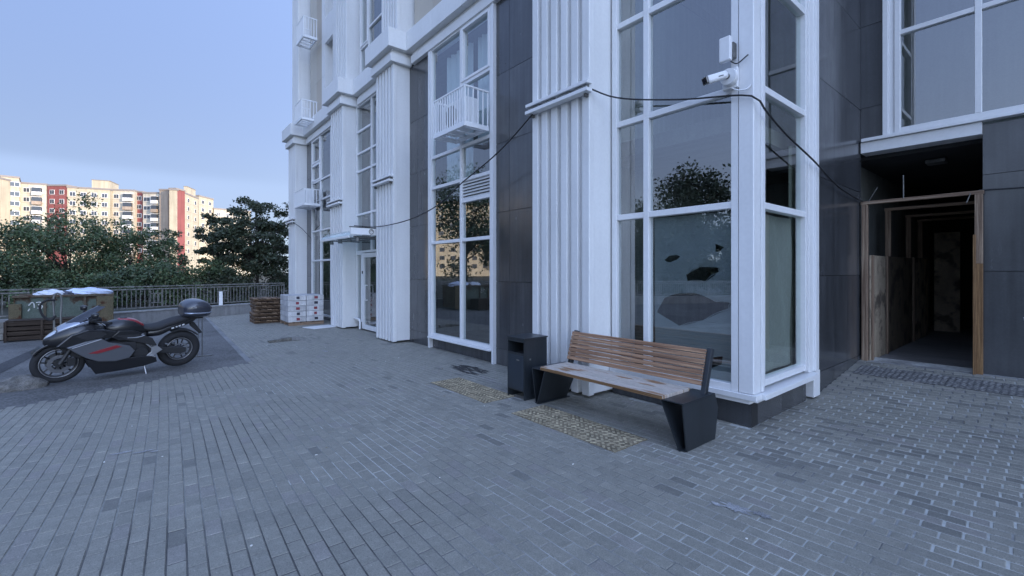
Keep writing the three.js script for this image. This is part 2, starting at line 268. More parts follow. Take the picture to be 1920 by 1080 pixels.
// dark cladding: separate panels with recessed joints
function panelsZ(x, z0, z1, ys, zs, far, depth = .03, back = true) {   // wall facing -x
  const c = grp(building, 'dark_cladding');
  if (back) bx(c, 'backing', M.panelBack, x + .012, x + .16, ys[0], ys[ys.length - 1], z0, z1);
  const Z = [z0, ...zs, z1];
  for (let i = 0; i < ys.length - 1; i++) for (let k = 0; k < Z.length - 1; k++) bx(c, 'panel', M.panel[Math.floor(R0() * 3)], x - .002 * R0(), x + .014, ys[i] + .004, ys[i + 1] - .004, Z[k] + .003, Z[k + 1] - .003);
}
function panelsX(z, x0, x1, ys, xs) {                    // wall facing +z
  const c = grp(building, 'dark_cladding'); bx(c, 'backing', M.panelBack, x0, x1, ys[0], ys[ys.length - 1], z - .16, z - .012);
  const X = [x0, ...xs, x1];
  for (let i = 0; i < ys.length - 1; i++) for (let k = 0; k < X.length - 1; k++) bx(c, 'panel', M.panel[Math.floor(R0() * 3)], X[k] + .003, X[k + 1] - .003, ys[i] + .004, ys[i + 1] - .004, z - .014, z + .002 * R0());
}
const YJ = [0, .29, 1.48, 2.71, 3.94, 5.16, 6.47];
panelsZ(XW, -6.48, -5.0, YJ, [-6.1]);
panelsZ(XW, -9.86, -8.83, YJ, [-9.45]);
panelsZ(XW, -18.4, -17.7, YJ, []);
panelsZ(XW + .02, -8.83, -6.48, [0, .22], [-8.25, -7.62, -7.0]);       // plinth below the bay window
panelsZ(XW + .02, -13.2, -12.76, [0, .2], []);
panelsZ(XW + .02, -17.7, -14.25, [0, .1], [-16.9, -16.1, -15.2]);
panelsX(-2.1, 6.98, 9.08, [0, .3, 1.6, 2.94, 4.28, 5.6, 6.9, 8.2], [7.72, 8.35]);
panelsZ(9.07, -2.1, -1.8, [3.74, 4.3, 5.62, 6.9], []);
panelsZ(9.07, -.72, 6, [.2, 1.66, 3.0, 3.7], [1.6, 3.8]);
panelsX(-2.1, 5.02, 6.6, [0, .25], [5.85]);                             // plinth round the corner bay
panelsZ(5.0, -3.92, -2.099, [0, .25], [-3.0]);
// windows: bars and panes
function windowAt(axis, plane, a0, a1, y0, y1, cols, bar = .06, dep = .09, name = 'window', glass = M.glass) {
  // cols: [{a0,a1,ys:[transom heights], louvre:[y0,y1]}]
  const w = grp(building, name), s = axis === 'z' ? 1 : -1;
  const put = (nm, p0, p1, yy0, yy1, off = 0) => axis === 'z' ? bx(w, nm, M.frame, plane - dep / 2 - off, plane + dep / 2, yy0, yy1, p0, p1, .006) : bx(w, nm, M.frame, p0, p1, yy0, yy1, plane - dep / 2, plane + dep / 2 + off, .006);
  put('frame', a0, a0 + bar, y0, y1, .01); put('frame', a1 - bar, a1, y0, y1, .01);
  put('frame', a0 + bar, a1 - bar, y0, y0 + bar, .004); put('frame', a0 + bar, a1 - bar, y1 - bar, y1, .004);
  cols.forEach((c, i) => {
    const l = i ? c.a0 + bar / 2 : a0 + bar, r = i < cols.length - 1 ? c.a1 - bar / 2 : a1 - bar;
    if (i < cols.length - 1) put('mullion', c.a1 - bar / 2, c.a1 + bar / 2, y0 + bar, y1 - bar, .006);
    const ys = [y0 + bar / 2, ...c.ys, y1 - bar / 2];
    for (let k = 0; k < ys.length - 1; k++) {
      if (k) put('transom', l, r, ys[k] - bar / 2, ys[k] + bar / 2, 0);
      const b = ys[k] + bar / 2, t = ys[k + 1] - bar / 2;
      if (c.louvre && Math.abs(c.louvre - (b + t) / 2) < .2) { const n = 6; for (let q = 0; q < n; q++) { const h = (t - b) / n, g = bxG(-.035, .035, -.006, .006, -(r - l) / 2, (r - l) / 2); g.rotateZ(.75); g.translate(plane - .01, b + h * (q + .5), (l + r) / 2); mesh(w, 'louvre', g, M.frame); } continue; }
      if (c.sash && c.sash.includes(k)) { const f = .05; put('sash', l, l + f, b, t, .02); put('sash', r - f, r, b, t, .02); put('sash', l + f, r - f, b, b + f, .02); put('sash', l + f, r - f, t - f, t, .02); }
      const g = new THREE.PlaneGeometry(r - l + .01, t - b + .01); if (axis === 'z') g.rotateY(-Math.PI / 2);
      const m = mesh(w, 'pane', g, glass); if (axis === 'z') m.position.set(plane + .004 * (R0() - .5), (b + t) / 2, (l + r) / 2); else m.position.set((l + r) / 2, (b + t) / 2, plane);
      const tw = .0022 * (R0() - .5); if (axis === 'z') { m.rotation.y = tw; m.rotation.z = .002 * (R0() - .5); } else m.rotation.y = tw;
    }
  });
  return w;
}
// bay window between the first two columns
{
  const w = windowAt('z', XW - .0, -8.78, -6.53, .26, 6.5, [{ a0: -8.78, a1: -7.56, ys: [2.28, 3.46, 4.12] }, { a0: -7.56, a1: -6.53, ys: [2.28, 3.04, 3.46, 4.12, 5.34], louvre: 3.25, sash: [5] }], .065, .1);
  bx(w, 'frame_leg', M.frame, XW - .07, XW + .02, 0, 6.5, -8.84, -8.785); bx(w, 'frame_leg', M.frame, XW - .07, XW + .02, 0, 6.5, -6.525, -6.47);
  bx(w, 'sill', M.frame, XW - .12, XW - .03, .225, .258, -8.78, -6.53, .005);
}
// entrance bay
{
  windowAt('z', XW + .01, -13.2, -10.85, 2.2, 6.5, [{ a0: -13.2, a1: -12.08, ys: [3.31, 4.56, 5.08, 5.72] }, { a0: -12.08, a1: -10.85, ys: [3.31, 4.56, 5.08] }]);
  windowAt('z', XW + .01, -13.2, -12.74, .22, 2.2, [{ a0: -13.2, a1: -12.74, ys: [] }]);
  const d = grp(building, 'door'); const x = XW - .02;
  for (const [a, b, c, e] of [[-12.72, -12.6, .04, 2.18], [-11.68, -11.56, .04, 2.18], [-12.6, -11.68, 2.06, 2.18], [-12.6, -11.68, .04, .16]]) bx(d, 'leaf_frame', M.frame, x - .03, x + .04, c, e, a, b, .006);
  const pg = new THREE.PlaneGeometry(.92, 1.9); pg.rotateY(-Math.PI / 2); mesh(d, 'pane', pg, M.glass).position.set(x + .01, 1.11, -12.14);
  mesh(d, 'handle', tubeG([[x - .03, 1.28, -12.3], [x - .09, 1.28, -12.3], [x - .1, 1.2, -12.3], [x - .1, .95, -12.3], [x - .09, .87, -12.3], [x - .03, .87, -12.3]], .016), M.steelW);
  bx(d, 'lock', M.black, x - .045, x - .03, 1.6, 1.68, -12.68, -12.63);
  windowAt('z', XW + .01, -11.55, -10.85, .04, 2.2, [{ a0: -11.55, a1: -10.85, ys: [] }]);
  mesh(building, 'drain_pipe', tubeG([[4.86, .3, -13.2], [4.86, .3, -12.9], [4.86, .28, -12.78], [4.86, .2, -12.76], [4.86, .02, -12.76]], .03, 24, 8), M.frame);
}
// far bay
windowAt('z', XW + .01, -17.66, -14.3, .12, 6.5, [{ a0: -17.66, a1: -16.62, ys: [2.06, 3.12, 4.2, 4.9, 5.55], sash: [4, 5] }, { a0: -16.62, a1: -15.5, ys: [2.06, 3.12, 4.2, 4.9] }, { a0: -15.5, a1: -14.3, ys: [2.06, 3.12, 4.2, 4.9] }]);
// corner bay
{
  const w = windowAt('z', XG, -3.9, -2.22, .36, 8.2, [{ a0: -3.9, a1: -3.37, ys: [2.38, 3.63, 4.95, 6.3] }, { a0: -3.37, a1: -2.22, ys: [2.38, 3.63, 4.95, 6.3] }], .075, .1);
  bx(w, 'sill', M.frame, 4.93, 5.07, .3, .36, -3.92, -2.02, .006); bx(w, 'sill', M.frame, 4.965, 5.07, .252, .298, -3.9, -2.1, .004);
  bx(w, 'corner_post', M.frame, 4.955, 5.13, .362, 8.2, -2.215, -2.055, .012); bx(w, 'corner_post', M.frame, 5.135, 5.2, .362, 8.2, -2.15, -2.045, .01);
  const b = windowAt('x', -2.13, 5.21, 6.58, .4, 8.2, [{ a0: 5.21, a1: 6.58, ys: [2.38, 3.66, 4.95, 6.3] }], .075, .1, 'window', M.glassPlain);
  bx(b, 'sill', M.frame, 5.075, 6.72, .3, .36, -2.2, -1.98, .006); bx(b, 'sill', M.frame, 5.075, 6.6, .252, .298, -2.2, -2.07, .004);
  bx(b, 'end_post', M.frame, 6.59, 6.97, .362, 8.2, -2.16, -2.06, .01); bx(b, 'end_post', M.frame, 6.74, 6.97, .02, .361, -2.16, -2.05, .01);
  bx(b, 'cover_strip', M.frame, 6.76, 6.80, .364, 8.2, -2.062, -2.035, .005);
}
// recessed front above the passage
{
  const w = windowAt('z', 9.04, -1.66, 5.4, 3.79, 8.2, [{ a0: -1.66, a1: -.755, ys: [5.32] }, { a0: -.755, a1: .5, ys: [5.32] }, { a0: .5, a1: 1.8, ys: [5.32] }, { a0: 1.8, a1: 3.2, ys: [5.32] }, { a0: 3.2, a1: 5.4, ys: [5.32] }], .07, .1);
  bx(w, 'side_post', M.frame, 8.96, 9.06, 3.76, 8.2, -1.8, -1.73, .006); bx(w, 'side_post', M.frame, 9.0, 9.06, 3.76, 8.2, -1.73, -1.665, .004);
  bx(w, 'sill', M.frame, 8.95, 9.08, 3.735, 3.785, -2.07, 5.4, .005);
  bx(building, 'lintel_beam', M.frame, 9.0, 9.3, 3.56, 3.73, -2.085, -.72, .004);
}
// cornice running along the front and round the columns
{
  const segs = [[XW, -9.83, 3]]; const c = grp(building, 'cornice');
  const run = (x, a, b) => {
    bx(c, 'lower_band', M.white, x - .09, x + .2, 6.472, 6.66, a, b, .01); bx(c, 'step', M.white, x - .05, x + .2, 6.66, 6.75, a, b);
    const n = Math.max(1, Math.round((b - a) / 1.2)); for (let i = 0; i < n; i++) bx(c, 'fascia', M.white, x - .2, x + .2, 6.75, 7.18, a + (b - a) * i / n + (i ? .004 : 0), a + (b - a) * (i + 1) / n, .008);
  };
  COLS.forEach(([a, b], i) => { if (!i) return; bx(c, 'lower_band', M.white, XC - .1, XW, 6.474, 6.662, a - .1, b + .1, .01); bx(c, 'step', M.white, XC - .06, XW, 6.662, 6.752, a - .06, b + .06); bx(c, 'fascia', M.white, XC - .2, XW, 6.752, 7.183, a - .2, b + .2, .01); });
  run(XW, -9.62, -5.05); run(XW, -13.0, -11.02); run(XW, -18.17, -14.46);
  bx(c, 'fascia', M.white, XW - .01, XW + .3, 6.47, 7.18, -19.6, -19.34);
}
// upper storeys: beige and white panels, windows, one opening with a deep reveal
{
  const up = grp(building, 'upper_wall'), x = XW + .1;
  const pan = (z0, z1, y0, y1, m) => bx(up, 'panel', m, x, x + .1, y0 + .004, y1 - .004, z0 + .003, z1 - .003);
  const Y = [7.18, 8.6, 10.0, 11.4, 12.8, 14.5];
  for (let i = 0; i < 5; i++) {
    for (const [a, b] of [[-9.8, -8.9], [-8.9, -8.0], [-8.0, -7.1], [-7.1, -6.2], [-6.2, -5.05]]) pan(a, b, Y[i], Y[i + 1], M.beige[Math.floor(R0() * 3)]);
    pan(-18.3, -17.5, Y[i], Y[i + 1], M.beige[1]); pan(-16.9, -16.55, Y[i], Y[i + 1], M.white); pan(-17.5, -16.9, Y[i], Y[i + 1], i === 1 ? M.beige[0] : M.beige[2]);
    pan(-15.7, -15.35, Y[i], Y[i + 1], M.white);
  }
  for (const [a, b] of [[7.18, 7.5], [9.7, 10.6], [12.6, 13.4]]) pan(-16.55, -15.7, a, b, M.white);
  bx(up, 'reveal', M.white, x + .02, x + .5, 7.18, 14.5, -16.62, -16.56); bx(up, 'reveal', M.white, x + .02, x + .5, 7.18, 14.5, -15.7, -15.64);
  bx(up, 'back_panel', M.white, x + .45, x + .5, 7.18, 14.5, -16.55, -15.7);
  windowAt('z', x + .02, -15.35, -14.2, 7.2, 14.4, [{ a0: -15.35, a1: -14.8, ys: [8.9, 10.2, 11.6, 12.9] }, { a0: -14.8, a1: -14.2, ys: [8.9, 10.2, 11.6, 12.9] }]);
  windowAt('z', x + .02, -13.2, -10.85, 7.2, 14.4, [{ a0: -13.2, a1: -12.55, ys: [8.2, 9.9, 11.3, 12.6], sash: [1, 3] }, { a0: -12.55, a1: -11.6, ys: [8.6, 9.9, 11.8, 12.6] }, { a0: -11.6, a1: -10.85, ys: [8.6, 9.9, 11.8] }]);
}
// body of the building behind the fronts: floors, partitions, rooms, tall upper part
{
  const core = grp(building, 'building_body');
  const solid = (x0, x1, y0, y1, z0, z1, m = M.inWall, nm = 'wall') => bx(core, nm, m, x0, x1, y0, y1, z0, z1);
  solid(9.25, 26, 0, 28, -19.6, -2.26);                                    // core
  solid(9.25, 26, 0, 3.58, -.68, 85); solid(12.6, 26, 3.58, 8.3, -2.26, 85); solid(9.25, 26, 8.3, 28, -2.26, 85, M.beige[1]);
  solid(9.25, 12.6, 3.585, 3.7, -2.26, 85, M.inFloor, 'floor'); solid(9.0, 9.25, 3.7, 28, 5.4, 85, M.panel[0]); solid(9.12, 9.25, 0, 3.7, 6.0, 85, M.panel[1]); solid(9.0, 9.25, 8.2, 28, -2.26, 5.4, M.panel[0]);
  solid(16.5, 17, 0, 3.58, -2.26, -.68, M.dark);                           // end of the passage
  solid(5.1, 9.25, -.04, .05, -19.5, -2.2, M.inFloor, 'floor'); solid(5.35, 9.25, 3.3, 3.5, -19.5, -2.4, M.inFloor, 'floor'); solid(5.1, 9.25, 6.52, 6.7, -19.5, -4.4, M.inFloor, 'floor');
  for (const z of [-4.5, -10.3, -13.75, -18.9]) solid(5.12, 9.25, .05, 6.52, z - .08, z + .08, M.inWall, 'partition');
  solid(5.06, 5.3, 0, 6.5, -19.4, -18.4);
  solid(5.0, 26, 0, 28, -19.75, -19.6, M.white, 'end_wall');
  solid(5.75, 9.25, 6.7, 14.5, -19.5, -4.4, M.inWall); solid(5.2, 9.25, 14.5, 28, -19.6, -2.15, M.beige[1]); solid(5.4, 9.25, 8.25, 14.5, -4.4, -2.2, M.white);
  solid(5.02, 5.4, 8.2, 14.5, -3.92, -2.1, M.white); solid(6.98, 9.2, 8.2, 14.5, -2.26, -2.1, M.panel[0]); solid(5.4, 6.98, 8.2, 14.5, -2.2, -2.1, M.white);
  // finish boards inside the corner room
   solid(6.6, 8.9, .05, 3.3, -2.3, -2.265, M.drywall, 'plasterboard');
  // passage floor
  solid(9.1, 17, 0, .225, -2.26, -.68, S({ color: L(.30, .29, .28), map: T.concrete, roughness: .7 }), 'passage_floor');
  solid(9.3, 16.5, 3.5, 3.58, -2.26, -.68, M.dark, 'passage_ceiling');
  bx(core, 'ceiling_lamp', M.galv, 9.95, 10.2, 3.42, 3.49, -1.45, -1.2, .02);
}
// light curtains in the upper part of the bay window
function curtainG(z0, z1, y0, y1, x) {
  const g = new THREE.PlaneGeometry(z1 - z0, y1 - y0, 60, 1); g.rotateY(-Math.PI / 2); g.translate(x, (y0 + y1) / 2, (z0 + z1) / 2);
  const p = g.attributes.position; for (let i = 0; i < p.count; i++) p.setX(i, x + .035 * Math.sin(p.getZ(i) * 34 + 2 * Math.sin(p.getZ(i) * 5))); g.computeVertexNormals(); return g;
}
{
  const a = thing('curtain', 'pale curtain behind the upper left panes of the bay window', 'curtain', 'curtains in the bay window'); mesh(a, 'cloth', curtainG(-8.6, -7.65, 3.6, 6.35, 5.25), M.curtain);
  const b = thing('curtain', 'pale curtain behind the upper right casement of the bay window', 'curtain', 'curtains in the bay window'); mesh(b, 'cloth', curtainG(-7.45, -6.6, 4.2, 6.35, 5.27), M.curtain);
}
// torn plastic film behind the glass of the corner bay
{
  const o = [[-3.31, .37], [-2.27, .37], [-2.27, 2.33], [-3.31, 2.33]];
  const holes = [[[-3.17, 1.8], [-3.1, 1.85], [-3.01, 1.86], [-2.96, 1.84], [-3.0, 1.8], [-3.09, 1.77], [-3.14, 1.78]], [[-2.52, 1.97], [-2.42, 1.93], [-2.47, 1.88], [-2.52, 1.88]], [[-2.88, 1.62], [-2.71, 1.71], [-2.48, 1.70], [-2.49, 1.65], [-2.65, 1.54], [-2.86, 1.54]], [[-3.29, 1.14], [-3.19, 1.32], [-3.04, 1.38], [-2.76, 1.4], [-2.52, 1.31], [-2.35, 1.31], [-2.38, 1.24], [-2.68, 1.08], [-2.98, .99]], [[-2.59, .66], [-2.44, .70], [-2.45, .61], [-2.58, .54]]];
  const sh = new THREE.Shape(o.map(p => new THREE.Vector2(p[0], p[1]))); holes.forEach(h => sh.holes.push(new THREE.Path(h.map(p => new THREE.Vector2(p[0], p[1])))));
  const g = new THREE.ShapeGeometry(sh); { const p = g.attributes.position, uv = g.attributes.uv; for (let i = 0; i < p.count; i++) { const z = p.getX(i), y = p.getY(i); p.setXYZ(i, 5.085 + .02 * Math.sin(z * 9 + y * 4), y, z); uv.setXY(i, z, y); } g.computeVertexNormals(); }
  const t = thing('plastic_film', 'torn dusty plastic film hanging behind the corner bay glass', 'plastic film');
  const film = P({ color: L(.62, .64, .65), roughness: .5, transmission: .5, thickness: 0, side: THREE.DoubleSide, bumpMap: T.film, bumpScale: .01 });
  mesh(t, 'film', g, film);
  // curled edges of the tears
  const curl = []; for (const h of holes.slice(2, 4)) for (let i = 0; i < h.length - 1; i++) curl.push(tubeG([[5.09, h[i][1], h[i][0]], [5.07, (h[i][1] + h[i + 1][1]) / 2 + .012, (h[i][0] + h[i + 1][0]) / 2], [5.09, h[i + 1][1], h[i + 1][0]]], .005, 6, 4));
  mesh(t, 'torn_edge', merge(curl), film);
  const pb = thing('plasterboard', 'plasterboard sheet standing inside behind the side pane of the corner bay', 'board'); { const g = bxG(6.55, 8.75, .06, 2.5, -.012, .012); const m = mesh(pb, 'sheet', g, M.drywall); m.position.z = -2.72; m.rotation.x = -.06; }
  const f2 = thing('plastic_film', 'hazy unbroken plastic film behind the side pane of the corner bay', 'plastic film'); { const g = new THREE.PlaneGeometry(1.2, 1.86, 12, 8), p = g.attributes.position; for (let i = 0; i < p.count; i++) p.setZ(i, .012 * Math.sin(p.getX(i) * 11 + p.getY(i) * 3)); g.computeVertexNormals(); metricUV(g); g.translate(5.9, 1.4, -2.24); mesh(f2, 'film', g, P({ color: L(.50, .50, .47), roughness: .5, transmission: .5, thickness: 0, side: THREE.DoubleSide, bumpMap: T.film, bumpScale: .008 })); }
  const rub = thing('rubble_bag', 'crumpled pale sack lying inside behind the corner bay glass', 'sack');
  const rg = new THREE.SphereGeometry(.28, 18, 12); { const p = rg.attributes.position; for (let i = 0; i < p.count; i++) { const x = p.getX(i), y = p.getY(i), z = p.getZ(i), k = 1 + .25 * Math.sin(x * 19 + z * 11) * Math.cos(y * 17); p.setXYZ(i, x * k, y * .7 * k, z * 1.5 * k); } rg.translate(5.6, .25, -2.75); rg.computeVertexNormals(); }
  mesh(rub, 'sack', rg, S({ color: L(.42, .40, .37), map: T.stone, roughness: .9 }));
}
// ---------------------------------------------------------------- bench
function prismG(pts, z0, z1) {       // polygon in x,y extruded along z
  const sh = new THREE.Shape(pts.map(p => new THREE.Vector2(p[0], p[1]))), g = new THREE.ExtrudeGeometry(sh, { depth: z1 - z0, bevelEnabled: false }); g.translate(0, 0, z0); return metricUV(g);
}
{
  const t = thing('bench', 'slatted wooden bench with dark folded steel ends before the fluted column', 'bench', null, [3.8, 0, -4.24]);
  const Lb = 2.05;
  // steel ends: folded plates, wide on top and drawn in at the foot
  const endAt = (z0, s) => {
    const e = grp(t, 'leg'), pl = .012, za = s > 0 ? z0 : z0 - pl;
    mesh(e, 'side_plate', prismG([[.07, 0], [.60, 0], [.66, .30], [.60, .44], [0, .44]], za, za + pl), M.darkSteel);
    const zi = z0 + s * .24, zt0 = Math.min(z0, zi), zt1 = Math.max(z0, zi);
    bx(e, 'top_plate', M.darkSteel, .005, .60, .441, .453, zt0, zt1, .003);
    // slanted inner plate
    const g = prismG([[.03, 0], [.55, 0], [.60, .44], [0, .44]], 0, pl), p = g.attributes.position; for (let i = 0; i < p.count; i++) p.setZ(i, p.getZ(i) + z0 + s * (.06 + .17 * p.getY(i) / .44)); g.computeVertexNormals(); mesh(e, 'inner_plate', g, M.darkSteel);
    bx(e, 'foot_plate', M.darkSteel, .05, .60, .001, .012, Math.min(z0 + s * .012, z0 + s * .09), Math.max(z0 + s * .012, z0 + s * .09));
  };
  endAt(0, 1); endAt(Lb, -1);
  // seat boards
  for (let i = 0; i < 4; i++) { const x0 = .0 + i * .12; bx(t, 'seat_board', i ? M.seat[i % 2] : M.seat[0], x0, x0 + .114, .454, .486 + .001 * i, .16, Lb - .2, .004).geometry = (() => { const g = new RoundedBoxGeometry(.114, .034, Lb - .36, 1, .004); g.translate(x0 + .057, .470, Lb / 2 - .02); return grainUV(g, 2, R0(), R0()); })(); }
  bx(t, 'front_edge', M.timberY, -.012, -.001, .452, .484, .17, Lb - .21, .002);
  // backrest: frames and slats on a lean
  const lean = .30; const back = grp(t, 'backrest'); back.position.set(.50, .50, 0); back.rotation.z = -lean;
  for (const z of [.16, Lb - .09]) { const g = bxG(-.01, .05, -.09, .405, z, z + .05, .004); mesh(back, 'back_frame', g, M.darkSteel); }
  for (let i = 0; i < 7; i++) { const y = .045 + i * .0525, g = new RoundedBoxGeometry(.024, .046, Lb - .24, 1, .004); g.translate(-.024, y, Lb / 2 + .035); grainUV(g, 2, R0() * 2, R0()); mesh(back, 'slat', g, M.slat[i % 3]); }
  mesh(t, 'crossbar', bxG(.44, .48, .38, .44, .1, Lb - .1), M.darkSteel);
  // screws
  const sc = []; for (let i = 0; i < 7; i++) for (const z of [.2, 1.12, Lb - .08]) { const g = new THREE.CylinderGeometry(.006, .006, .004, 6); g.rotateZ(Math.PI / 2); g.translate(-.037, .045 + i * .0525, z); sc.push(g); } const scm = mesh(back, 'screws', merge(sc), M.galv); scm.userData.kind = 'stuff';
}
// ---------------------------------------------------------------- litter bin
{
  const t = thing('litter_bin', 'dark blue-grey steel litter bin beside the bench', 'litter bin', null, [3.8, 0, -4.72]);
  const m = M.darkSteel, w = .40, d = .34, H = .80;
  bx(t, 'side_panel', m, 0, w, 0, H - .02, 0, .012); bx(t, 'side_panel', m, 0, w, 0, H - .02, d - .012, d); bx(t, 'back_panel', m, w - .012, w, .08, H - .02, .012, d - .012);
  bx(t, 'lid', m, -.012, w + .01, H - .02, H, -.012, d + .012, .004); bx(t, 'door', P({ color: L(.035, .05, .07), map: T.panel, roughness: .35, clearcoat: .3 }), -.006, .01, .12, .565, .014, d - .014, .003);
  bx(t, 'rail', m, 0, .02, .565, .60, .012, d - .012); bx(t, 'rail', m, 0, .02, H - .06, H - .02, .012, d - .012);
  bx(t, 'liner', S({ color: L(.02, .02, .022), roughness: .9 }), .03, w - .03, .14, .58, .03, d - .03);
  bx(t, 'floor_plate', m, .01, w - .012, .10, .12, .012, d - .012); bx(t, 'hinge', M.galv, -.014, -.006, .50, .515, .2, .25); const k = new THREE.CylinderGeometry(.012, .012, .008, 10); k.rotateX(Math.PI / 2); k.translate(.1, .52, d + .004); mesh(t, 'lock', k, M.galv);
}
// ---------------------------------------------------------------- timber frames and boards in the passage
[[8.98, 2.78, 'grey weathered timber frame at the mouth of the passage', true], [10.5, 2.81, 'second timber frame inside the passage, behind the front one', false], [12.2, 2.82, 'third timber frame deeper in the passage', false], [13.4, 2.82, 'fourth and deepest timber frame in the dark passage', false]].forEach(([x, top, label, first], i) => {
  const t = thing('timber_frame', label, 'timber frame', 'timber frames lining the passage');
  const w = .06, y0 = first ? rampY(x, 0) - .01 : .226;
  bx(t, 'post', M.timber, x, x + w, y0, top - .05, -2.07, -1.99, .004); bx(t, 'lintel', M.timber, x - .004, x + w + .004, top - .05, top, -2.08, -.70, .004);
  if (first) { bx(t, 'post', M.timber, x, x + w, y0 + 1.55, top - .05, -.79, -.71, .004).userData.label = 'stained upper part of the right post'; bx(t, 'post', M.timberY, x + .001, x + w, y0, y0 + 1.55, -.79, -.71, .004); bx(t, 'batten', M.timberY, x - .026, x - .002, y0, y0 + 1.95, -.805, -.775, .003);
    mesh(t, 'bent_wire', rodG([x, 2.77, -1.55], [x - .01, 3.12, -1.55], .008), M.galv); mesh(t, 'bent_wire', rodG([x, 2.77, -1.98], [x - .02, 2.98, -1.86], .006), M.galv); mesh(t, 'bent_wire', rodG([x, 2.75, -.83], [x - .01, 2.62, -.87], .006), M.galv); }
  else bx(t, 'post', M.timber, x, x + w, .226, top - .05, -.80, -.72, .004);
});
[[9.06, 10.02, 1.92, 'pale speckled plywood sheet, first on the passage wall'], [10.02, 12.2, 1.93, 'scratched dark plywood sheet in the middle of the passage wall'], [12.22, 13.9, 1.95, 'third plywood sheet far inside the passage wall']].forEach(([a, b, h, label], i) => {
  const t = thing('plywood_sheet', label, 'plywood', 'plywood sheets along the passage'); bx(t, 'sheet', i === 1 ? S({ color: L(.22, .20, .17), map: T.ply, roughness: .8 }) : M.ply, a, b - .01, .228, h, -1.985, -1.965, .002); bx(t, 'batten', M.timber, a + .02, a + .1, .228, h, -1.963, -1.94, .003);
});
{ const t = thing('board_panel', 'upright board standing deep in the passage', 'board'); bx(t, 'board', M.ply, 14.9, 14.94, .228, 2.6, -2.0, -1.55); }
// ---------------------------------------------------------------- facade light bars, cables
function lightBar(z0, z1, y, label) {
  const t = thing('light_bar', label, 'light bar', 'light bars across the columns');
  bx(t, 'top_rail', M.frame, XC - .11, XC - .01, y + .045, y + .09, z0, z1, .006); bx(t, 'bottom_rail', M.frame, XC - .12, XC - .01, y - .06, y - .01, z0, z1, .006);
  const n = 4; for (let i = 0; i < n; i++) { const l = (z1 - z0) / n; bx(t, 'lamp_tube', M.galv, XC - .085, XC - .03, y - .006, y + .034, z0 + i * l + .03, z0 + (i + 1) * l - .03, .008); }
  for (const z of [z0 + .06, z1 - .1]) bx(t, 'bracket', M.galv, XC - .06, XC - .002, y - .1, y + .08, z, z + .03);
}
lightBar(-5.06, -3.86, 4.03, 'white light bar across the nearest fluted column');
lightBar(-10.84, -9.8, 3.80, 'white light bar across the second fluted column'); lightBar(-14.28, -13.18, 3.68, 'white light bar across the third fluted column'); lightBar(-19.36, -18.35, 3.58, 'white light bar on the farthest column');
function cable(label, pts, r = .011) { const t = thing('cable', label, 'cable', 'loose cables on the front'); mesh(t, 'wire', tubeG(pts, r, 60, 6), M.black); }
cable('black cable sagging from the nearest light bar past the bay window', [[4.45, 3.96, -4.95], [4.44, 3.70, -5.45], [4.44, 3.52, -5.89], [4.46, 3.22, -6.92], [4.47, 2.98, -7.58], [4.48, 2.80, -8.67], [4.46, 2.74, -9.7], [4.4, 2.76, -10.82], [4.0, 2.77, -10.88]]);
cable('black cable strung over the corner bay and down the dark wall', [[4.45, 4.03, -3.9], [4.75, 3.92, -3.71], [4.88, 3.68, -2.9], [4.9, 3.50, -2.12], [4.93, 3.45, -2.01], [5.0, 3.36, -1.98], [5.61, 3.21, -1.99], [6.55, 3.04, -1.99], [7.5, 2.87, -2.02], [8.65, 2.79, -2.05], [8.97, 2.78, -2.05]]);
cable('thin cable on the right wall beside the passage', [[9.03, 2.79, -.75], [9.04, 2.77, -.3], [9.04, 2.74, .6]], .008);
cable('short cable drooping on the farthest column', [[4.42, 3.55, -18.4], [4.7, 3.3, -18.2], [4.92, 2.95, -17.9], [4.93, 2.9, -17.75]], .01);
// ---------------------------------------------------------------- cctv camera and box on the corner post
{
  const t = thing('security_camera', 'white bullet security camera on the corner bay post', 'security camera');
  bx(t, 'mounting_box', M.frame, 4.90, 4.95, 3.62, 3.84, -2.36, -2.2, .01);
  const d = new THREE.CylinderGeometry(.085, .09, .06, 24); d.rotateZ(Math.PI / 2); d.translate(4.865, 3.73, -2.27); mesh(t, 'base', d, M.frame);
  mesh(t, 'arm', rodG([4.85, 3.73, -2.27], [4.77, 3.74, -2.29], .028, 12), M.galv);
  const h = new RoundedBoxGeometry(.085, .085, .26, 3, .03), q = new THREE.Group(); q.name = 'housing'; q.position.set(4.70, 3.70, -2.33); q.lookAt(4.45, 3.60, -2.47); t.add(q); mesh(q, 'body', h, M.frame); const f = new RoundedBoxGeometry(.08, .08, .035, 2, .012); f.translate(0, 0, .13); mesh(q, 'lens', f, P({ color: L(.012, .012, .015), roughness: .1, clearcoat: 1 }));
  const lg = new THREE.CylinderGeometry(.02, .02, .012, 16); lg.rotateX(Math.PI / 2); lg.translate(0, 0, .149); mesh(q, 'lens', lg, P({ color: L(.02, .02, .03), roughness: .05 }));
  bx(q, 'mark', M.black, .0425, .0432, -.01, .0, -.06, 0);
  mesh(t, 'lead', tubeG([[4.9, 3.63, -2.27], [4.9, 3.58, -2.2], [4.92, 3.57, -2.12], [4.95, 3.61, -2.08]], .008), M.steelW);
  const b = thing('antenna_box', 'flat white antenna box above the security camera', 'antenna box'); bx(b, 'box', M.frame, 4.82, 4.88, 3.90, 4.16, -2.36, -2.24, .012); bx(b, 'bracket', M.galv, 4.88, 4.95, 3.94, 4.1, -2.29, -2.23); mesh(b, 'lead', tubeG([[4.88, 3.9, -2.26], [4.89, 3.86, -2.2], [4.93, 3.93, -2.1]], .007), M.black);
}
